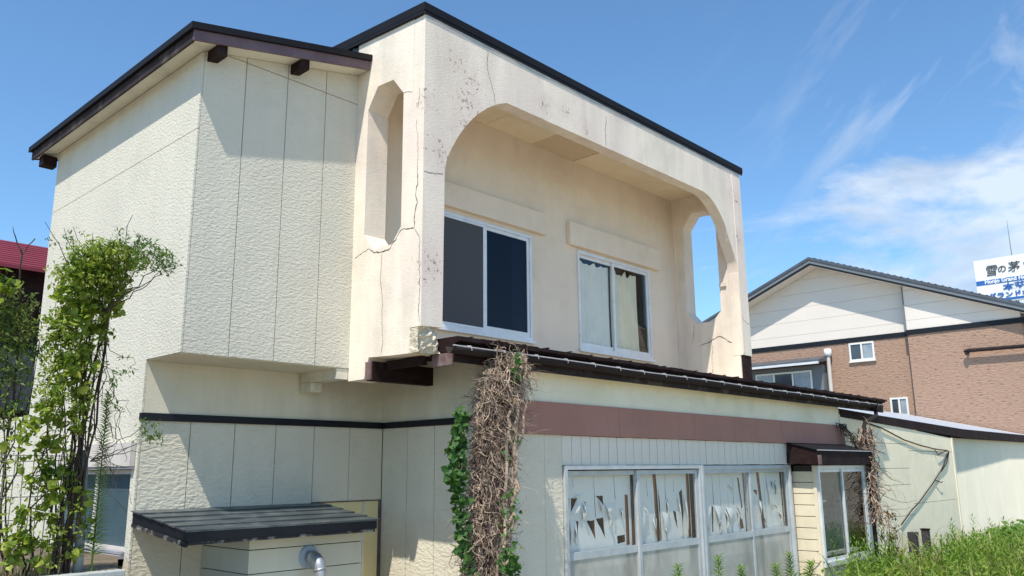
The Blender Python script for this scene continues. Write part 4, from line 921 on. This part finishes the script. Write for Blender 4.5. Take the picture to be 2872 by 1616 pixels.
# nandina-like fine shrub
st = []
for i in range(9): st.append((wander((2.2+U(-.05, .05), 6.22, -.70), (U(2.12, 2.28), U(5.85, 6.1), U(.7, 1.3)), 9, .025), .010, .006))
for tip in ((2.42,5.36,1.44),(2.38,5.42,1.36),(2.34,5.48,1.50),(2.36,5.38,1.30),(2.26,5.56,1.58),(2.21,5.6,1.73),(2.0,6.08,1.70),(1.94,6.08,1.68),(1.84,6.16,1.72),(2.10,6.0,1.66)):
    st.append((wander((2.19+U(-.04, .04), U(5.84, 5.96), 1.08), tip, 8, .02), .006, .0018))
for tip in ((2.42,5.38,.24),(2.38,5.4,.34),(2.34,5.44,.18),(2.4,5.36,.16)): st.append((wander((2.24, 6.0, .08), tip, 8, .016), .004, .0012))
plant('nandina_shrub', 'fine-leaved shrub spreading its sprays across the pale wall', 'shrub', (2.2, 6.25, -.70), [
    ((2.31,5.54,1.44),(.13,.19,.10),560,.032,.010,0,.0), ((2.39,5.39,1.39),(.07,.08,.08),260,.029,.009,0,.0), ((2.22,5.68,1.54),(.12,.16,.10),330,.032,.010,0,-.2), ((2.0,6.08,1.60),(.2,.08,.08),150,.03,.008,0,-.3),
    ((2.36,5.42,.26),(.10,.10,.09),240,.029,.0095,0,.1), ((2.13,5.92,1.40),(.27,.2,.15),500,.036,.013,0,0), ((2.32,5.84,.56),(.08,.08,.32),90,.032,.013,0,.2), ((1.88,6.16,.64),(.16,.08,.4),170,.04,.014,0,.1)], m_leafn, m_twigd, st)
def goldenrod(base, h, label, lean=(0, 0), n=90, L=.13, W=.016, group=None):
    e = empty('tall_weed', base, label, 'weed', group); st_ = MB(); lv = MB(); B = Vector(base)
    pts = [B + Vector((lean[0]*t*t, lean[1]*t*t, h*t)) for t in [i/8 for i in range(9)]]
    st_.tube(pts, [.008-.006*i/8 for i in range(9)], 5)
    for i in range(n):
        t = .12+.88*i/n; k = min(7, int(t*8)); p = pts[k].lerp(pts[k+1], t*8-k); a = i*2.4
        s = (1-.55*t)*U(.8, 1.15); d = Vector((math.cos(a), math.sin(a), .25+1.1*max(0, t-.6)))
        lv.leaf(p, d, Vector((0, 0, 1)), L*s, W*(.7+.3*s), .3)
    lv.build('leaves', m_weed, e); st_.build('stem', m_weed, e); return e
m_weed = leafm('weed_leaf', [(0.3, (0.08, 0.17, 0.025)), (0.5, (0.18, 0.29, 0.04)), (0.7, (0.30, 0.38, 0.07))], 6)
goldenrod((2.38, 6.17, -.70), 1.24, 'tall narrow-leaved weed leaning beside the frosted window', (-.03, -.08), 330, .12, .019)
for i, (x, y, h, lab) in enumerate(((7.75, 4.92, 1.00, 'leftmost narrow-leaved weed before the large window'), (8.56, 4.90, 1.03, 'tallest of the narrow-leaved weeds before the large window'), (9.10, 4.88, .88, 'narrow-leaved weed below the third pane of the large window'), (10.0, 4.9, .82, 'slender weed left of the pair near the bay'), (10.40, 4.92, .92, 'bushy weed close to the bay at the right end of the large window'), (10.75, 4.85, .80, 'short weed at the foot of the bay corner'))):
    goldenrod((x, y, G), h, lab, (U(-.05, .05), U(-.05, .05)), 150, .21, .030, 'weeds before the large window')
# bare dead branch
o = MB(); o.tube(wander((1.86, 6.4, -.70), (1.82, 6.4, .96), 10, .016), .009, 5); o.tube(wander((1.82, 6.4, .96), (1.79, 6.4, 1.52), 6, .016), .007, 5); o.tube(wander((1.79, 6.4, 1.52), (1.71, 6.4, 1.71), 5, .012), [.006, .006, .005, .004, .003, .0015], 5); o.tube(wander((1.79, 6.4, 1.52), (1.86, 6.4, 1.65), 4, .01), .004, 5)
tag(o.build('dead_branch', m_twigd, None), 'bare dead branch rising above the dark shrub against the sky', 'branch')
# dried vine column on the house corner
def dried(name, label, base, axis, rad, count, ivy, seglen=.34, fall=1.0, tw=.0040):
    e = empty(name, base, label, 'vine'); tws = [MB() for _ in range(1)]; o = tws[0]
    axis = [Vector(a) for a in axis]; N_ = len(axis)-1
    def pt(t):
        k = min(N_-1, int(t*N_)); return axis[k].lerp(axis[k+1], t*N_-k)
    inner = MB()
    for i in range(count):
        t = random.random()**.9; c_ = pt(t); a = U(0, 6.28); q_ = U(.05, 1); rr_ = rad(t)*math.sqrt(q_)
        p = c_ + Vector((math.cos(a)*rr_, math.sin(a)*rr_*.75, U(-.1, .1)))
        hang = random.random() < .6
        d = Vector((U(-.25, .25), U(-.25, .25), -1)) if hang else rdir(-.2)
        wob = .85 if hang else 1.0
        L_ = seglen*(U(.5, 1.5) if hang else U(.2, .7)); pts = [p]
        for s in range(9):
            d = (d.normalized() + Vector((U(-.9, .9), U(-.9, .9), U(-.75, .6)))*wob).normalized(); pts.append(pts[-1]+d*L_/9)
        r0 = tw*U(.4, 1.7); (inner if q_ < .45 else o).tube(pts, [r0*(1-.08*s) for s in range(10)], 3, False)
        if random.random() < .5:      # withered leaf scraps and tendrils
            q = pts[random.randrange(2, 7)]
            for s in range(2): o.leaf(q, rdir(-.4), rdir(), U(.02, .045), U(.008, .02), .6)
    if rad(.5) > .12:
        for i in range(5):
            a = pt(.03)+Vector((U(-.1, .1), -.14+U(-.04, .04), 0)); b = pt(1)+Vector((U(-.12, .12), -.15+U(-.04, .04), 0)); o.tube(wander(a, b, 22, .045), U(.011, .018), 6, False)
        for i in range(420):
            t = random.random(); c_ = pt(t); an = U(0, 6.28); q = c_+Vector((math.cos(an)*rad(t), math.sin(an)*rad(t)*.8, U(-.1, .1))); o.leaf(q, rdir(-1.0), rdir(), U(.03, .06), U(.015, .035), .7)
    for i in range(14):
        a = pt(0)+Vector((U(-.12, .12), U(-.1, .1), 0)); b = pt(1)+Vector((U(-.12, .12), U(-.1, .1), 0)); o.tube(wander(a, b, 18, .05), U(.007, .013), 5, False)
    inner.build('inner_twigs', m_twigb, e)
    o.build('twigs', m_twig, e)
    if ivy:
        lv = MB()
        for c_, r_, n, L in ivy:
            for _ in range(n):
                p = inell(c_, (r_[0]*1.15, r_[1], r_[2]*1.1)); s = U(.35, 1.05); lv.leaf(p, rdir(-.4), (Vector((-.6, -.6, .5))+rdir()*.8).normalized(), L*s, L*s*.85, .3, 1)
        lv.build('leaves', m_leafg, e)
    return e
dried('dried_vine', 'tangled dead vine column with some green leaves hiding the house corner', (5.70, 5.50, G), [(5.90,5.50,1.10),(5.76,5.54,.82),(5.70,5.58,.45),(5.66,5.60,0),(5.63,5.60,-.5),(5.60,5.60,-1.0),(5.57,5.60,-1.9)],
      lambda t: .175+.03*min(1, t*3)+.03*math.sin(t*11)-.045*t, 5200,
      [((5.31,5.60,.42),(.07,.08,.14),70,.075), ((5.29,5.62,.18),(.09,.08,.16),95,.08), ((5.27,5.62,-.06),(.10,.08,.12),90,.08), ((5.30,5.6,-.32),(.07,.08,.22),75,.075), ((5.33,5.58,-.62),(.07,.08,.2),60,.075), ((5.35,5.55,-1.0),(.09,.08,.25),80,.07),
       ((5.57,5.25,-.78),(.10,.05,.10),55,.07), ((5.67,5.3,-1.0),(.10,.06,.2),80,.06), ((5.82,5.40,.28),(.04,.05,.12),14,.05), ((5.75,5.28,1.0),(.05,.05,.10),16,.06), ((5.77,5.35,.85),(.05,.05,.12),20,.055), ((5.69,5.3,-.55),(.12,.04,.35),26,.055), ((5.51,5.2,-.3),(.12,.04,.5),18,.055)])
dried('downpipe_vine', 'dead vine tangled round the dark downpipe beside the bay window', (14.6, 5.36, G), [(14.75,5.42,.62),(14.68,5.40,.35),(14.62,5.36,.05),(14.60,5.34,-.35),(14.6,5.33,-.8)], lambda t: .16-.10*t, 260, None, .6, .6, .007)
o = MB()
for i in range(16): o.tube(wander((U(14.2, 14.6), 5.7, .72), (U(14.45, 14.75), 5.42, U(.1, .35)), 8, .06), .007, 5, False)
tag(o.build('loose_tendrils', m_twigd, None), 'loose dark tendrils hanging from the right end of the brown band', 'tendril')
plant('reddish_shrub', 'small thin shrub with reddish leaves right of the bay window', 'shrub', (14.95, 5.3, G), [((15.0,5.3,-.92),(.28,.15,.28),160,.05,.028,0,0), ((14.95,5.25,-1.3),(.25,.15,.25),140,.05,.03,0,0)], m_leafr, m_twigd, [(wander((14.95+U(-.1, .1), 5.3, G), (15+U(-.3, .3), 5.3+U(-.1, .1), U(-1.1, -.65)), 7, .03), .008, .003) for _ in range(10)])
# leafy bush on the right
def palmate(mb, p, n_, L):
    ax = Vector((n_.y, -n_.x, .1)).normalized()
    for k in range(5):
        a = (k-2)*.62; d = (ax*math.cos(a) + n_.cross(ax)*math.sin(a)).normalized()
        mb.leaf(p, d+Vector((0, 0, -.15)), n_, L*(1-.12*abs(k-2)), L*.36, .12)
def bush(label, base, ells):
    e = empty('leafy_bush', base, label, 'bush'); lv = MB(); st_ = MB()
    for c_, r_, n in ells:
        for _ in range(n):
            p = inell(c_, r_); palmate(lv, p, (Vector((U(-.6, .4), U(-.7, .3), U(.5, 1.2)))).normalized(), U(.10, .18))
            if random.random() < .12: st_.tube(wander((p.x, p.y, G), p, 5, .03), .006, 4, False)
    lv.build('foliage', m_leafg2, e); st_.build('stem', m_leafg2, e)
m_leafg2 = leafm('bush_leaf', [(0.3, (0.06, 0.15, 0.025)), (0.5, (0.12, 0.23, 0.04)), (0.72, (0.22, 0.33, 0.08))], 3)
bush('broad leafy green bush before the corrugated shed wall', (20.5, 5.0, G), [((19.3,5.0,-1.72),(1.1,.5,.30),190), ((20.8,4.9,-1.62),(1.2,.5,.36),240), ((22.6,4.8,-1.56),(1.3,.6,.36),240), ((24.6,4.7,-1.60),(1.6,.6,.40),240)])
# uncountable grass and low growth
def grass():
    o = MB()
    def blade(x, y, h, w, bend, a=None):
        a = U(0, 6.28) if a is None else a; d = Vector((math.cos(a), math.sin(a), 0)); sd_ = Vector((-d.y, d.x, 0))*w
        b = len(o.v); n = 6
        for i in range(n):
            t = i/n; q = Vector((x, y, G + h*(1.55*t-.55*t*t*(1+bend*1.3)))) + d*(bend*h*t*t*1.1); s = (1-.8*t**2); o.v += [tuple(q+sd_*s), tuple(q-sd_*s)]
        o.v.append(tuple(Vector((x, y, G+h*(1-.72*bend))) + d*bend*h*1.1))
        for i in range(n-1): k = b+2*i; o.f.append((k, k+1, k+3, k+2))
        o.f.append((b+2*n-2, b+2*n-1, b+2*n))
    for i in range(620):      # tussocks of arching blades
        x = U(9.5, 24); y = U(2.0, 5.25)
        if x < 12.6 and y > 4.7: continue
        hh = U(.42, .85)*(.7 if 2.9 < x/y < 3.35 else 1)
        for q in range(random.randrange(12, 26)): blade(x+U(-.10, .10), y+U(-.10, .10), hh*U(.55, 1.1), U(.005, .011), U(.1, .75))
    for i in range(420): blade(U(11, 22), U(2.6, 5.3), U(.85, 1.3), U(.008, .014), U(.3, .8))
    for i in range(1600): blade(U(13.2, 17.5), U(4.6, 5.5), U(.25, .6), U(.004, .008), U(.05, .6))
    for i in range(900): blade(U(5.5, 12.4), U(4.4, 5.3), U(.2, .5), U(.004, .007), U(.05, .5))
    kind(o.build('grass', m_grass), 'stuff')
    o = MB()
    for i in range(110):
        x = U(13.5, 21); y = U(3.6, 5.5)
        for q in range(9): blade(x+U(-.1, .1), y+U(-.1, .1), U(.35, .75), U(.004, .008), U(.2, .8))
    kind(o.build('dry_grass', m_straw), 'stuff')
    o = MB()                  # low broad-leaved ground cover between the tussocks
    for i in range(900):
        p = Vector((U(11, 23), U(2.4, 5.4), G+U(.25, .62)))
        for q in range(5): o.leaf(p+rdir()*.06, rdir(.2), Vector((U(-.5, .3), U(-.5, .3), 1)), U(.05, .12), U(.03, .06), .2)
    for i in range(150):
        x = random.choice((U(11.5, 19), U(13.2, 16.2))); y = U(3.6, 5.5); h = U(.45, 1.05)
        if (x < 12.8 and y > 4.9) or (2.9 < x/y < 3.35): continue
        for q in range(26):
            t = .2+.8*q/26; a = q*2.4; s = (1-.5*t)*U(.8, 1.2); o.leaf(Vector((x+.04*math.sin(t*3), y, G+h*t)), Vector((math.cos(a), math.sin(a), .3+t)), Vector((0, 0, 1)), .21*s, .042*s, .3)
    kind(o.build('ground_cover', m_weed), 'stuff')
def grass_dry_planter():
    s = MB()
    for i in range(420):
        x = U(1.3, 2.2); y = U(6.15, 6.4); h = U(.05, .20); a = U(0, 6.28); d = Vector((math.cos(a), math.sin(a), 0)); p = Vector((x, y, -.70))
        s.leaf(p, d*.5+Vector((0, 0, 1)), d, h, .007, .1)
    kind(s.build('dry_grass', m_straw), 'stuff')
grass(); grass_dry_planter()
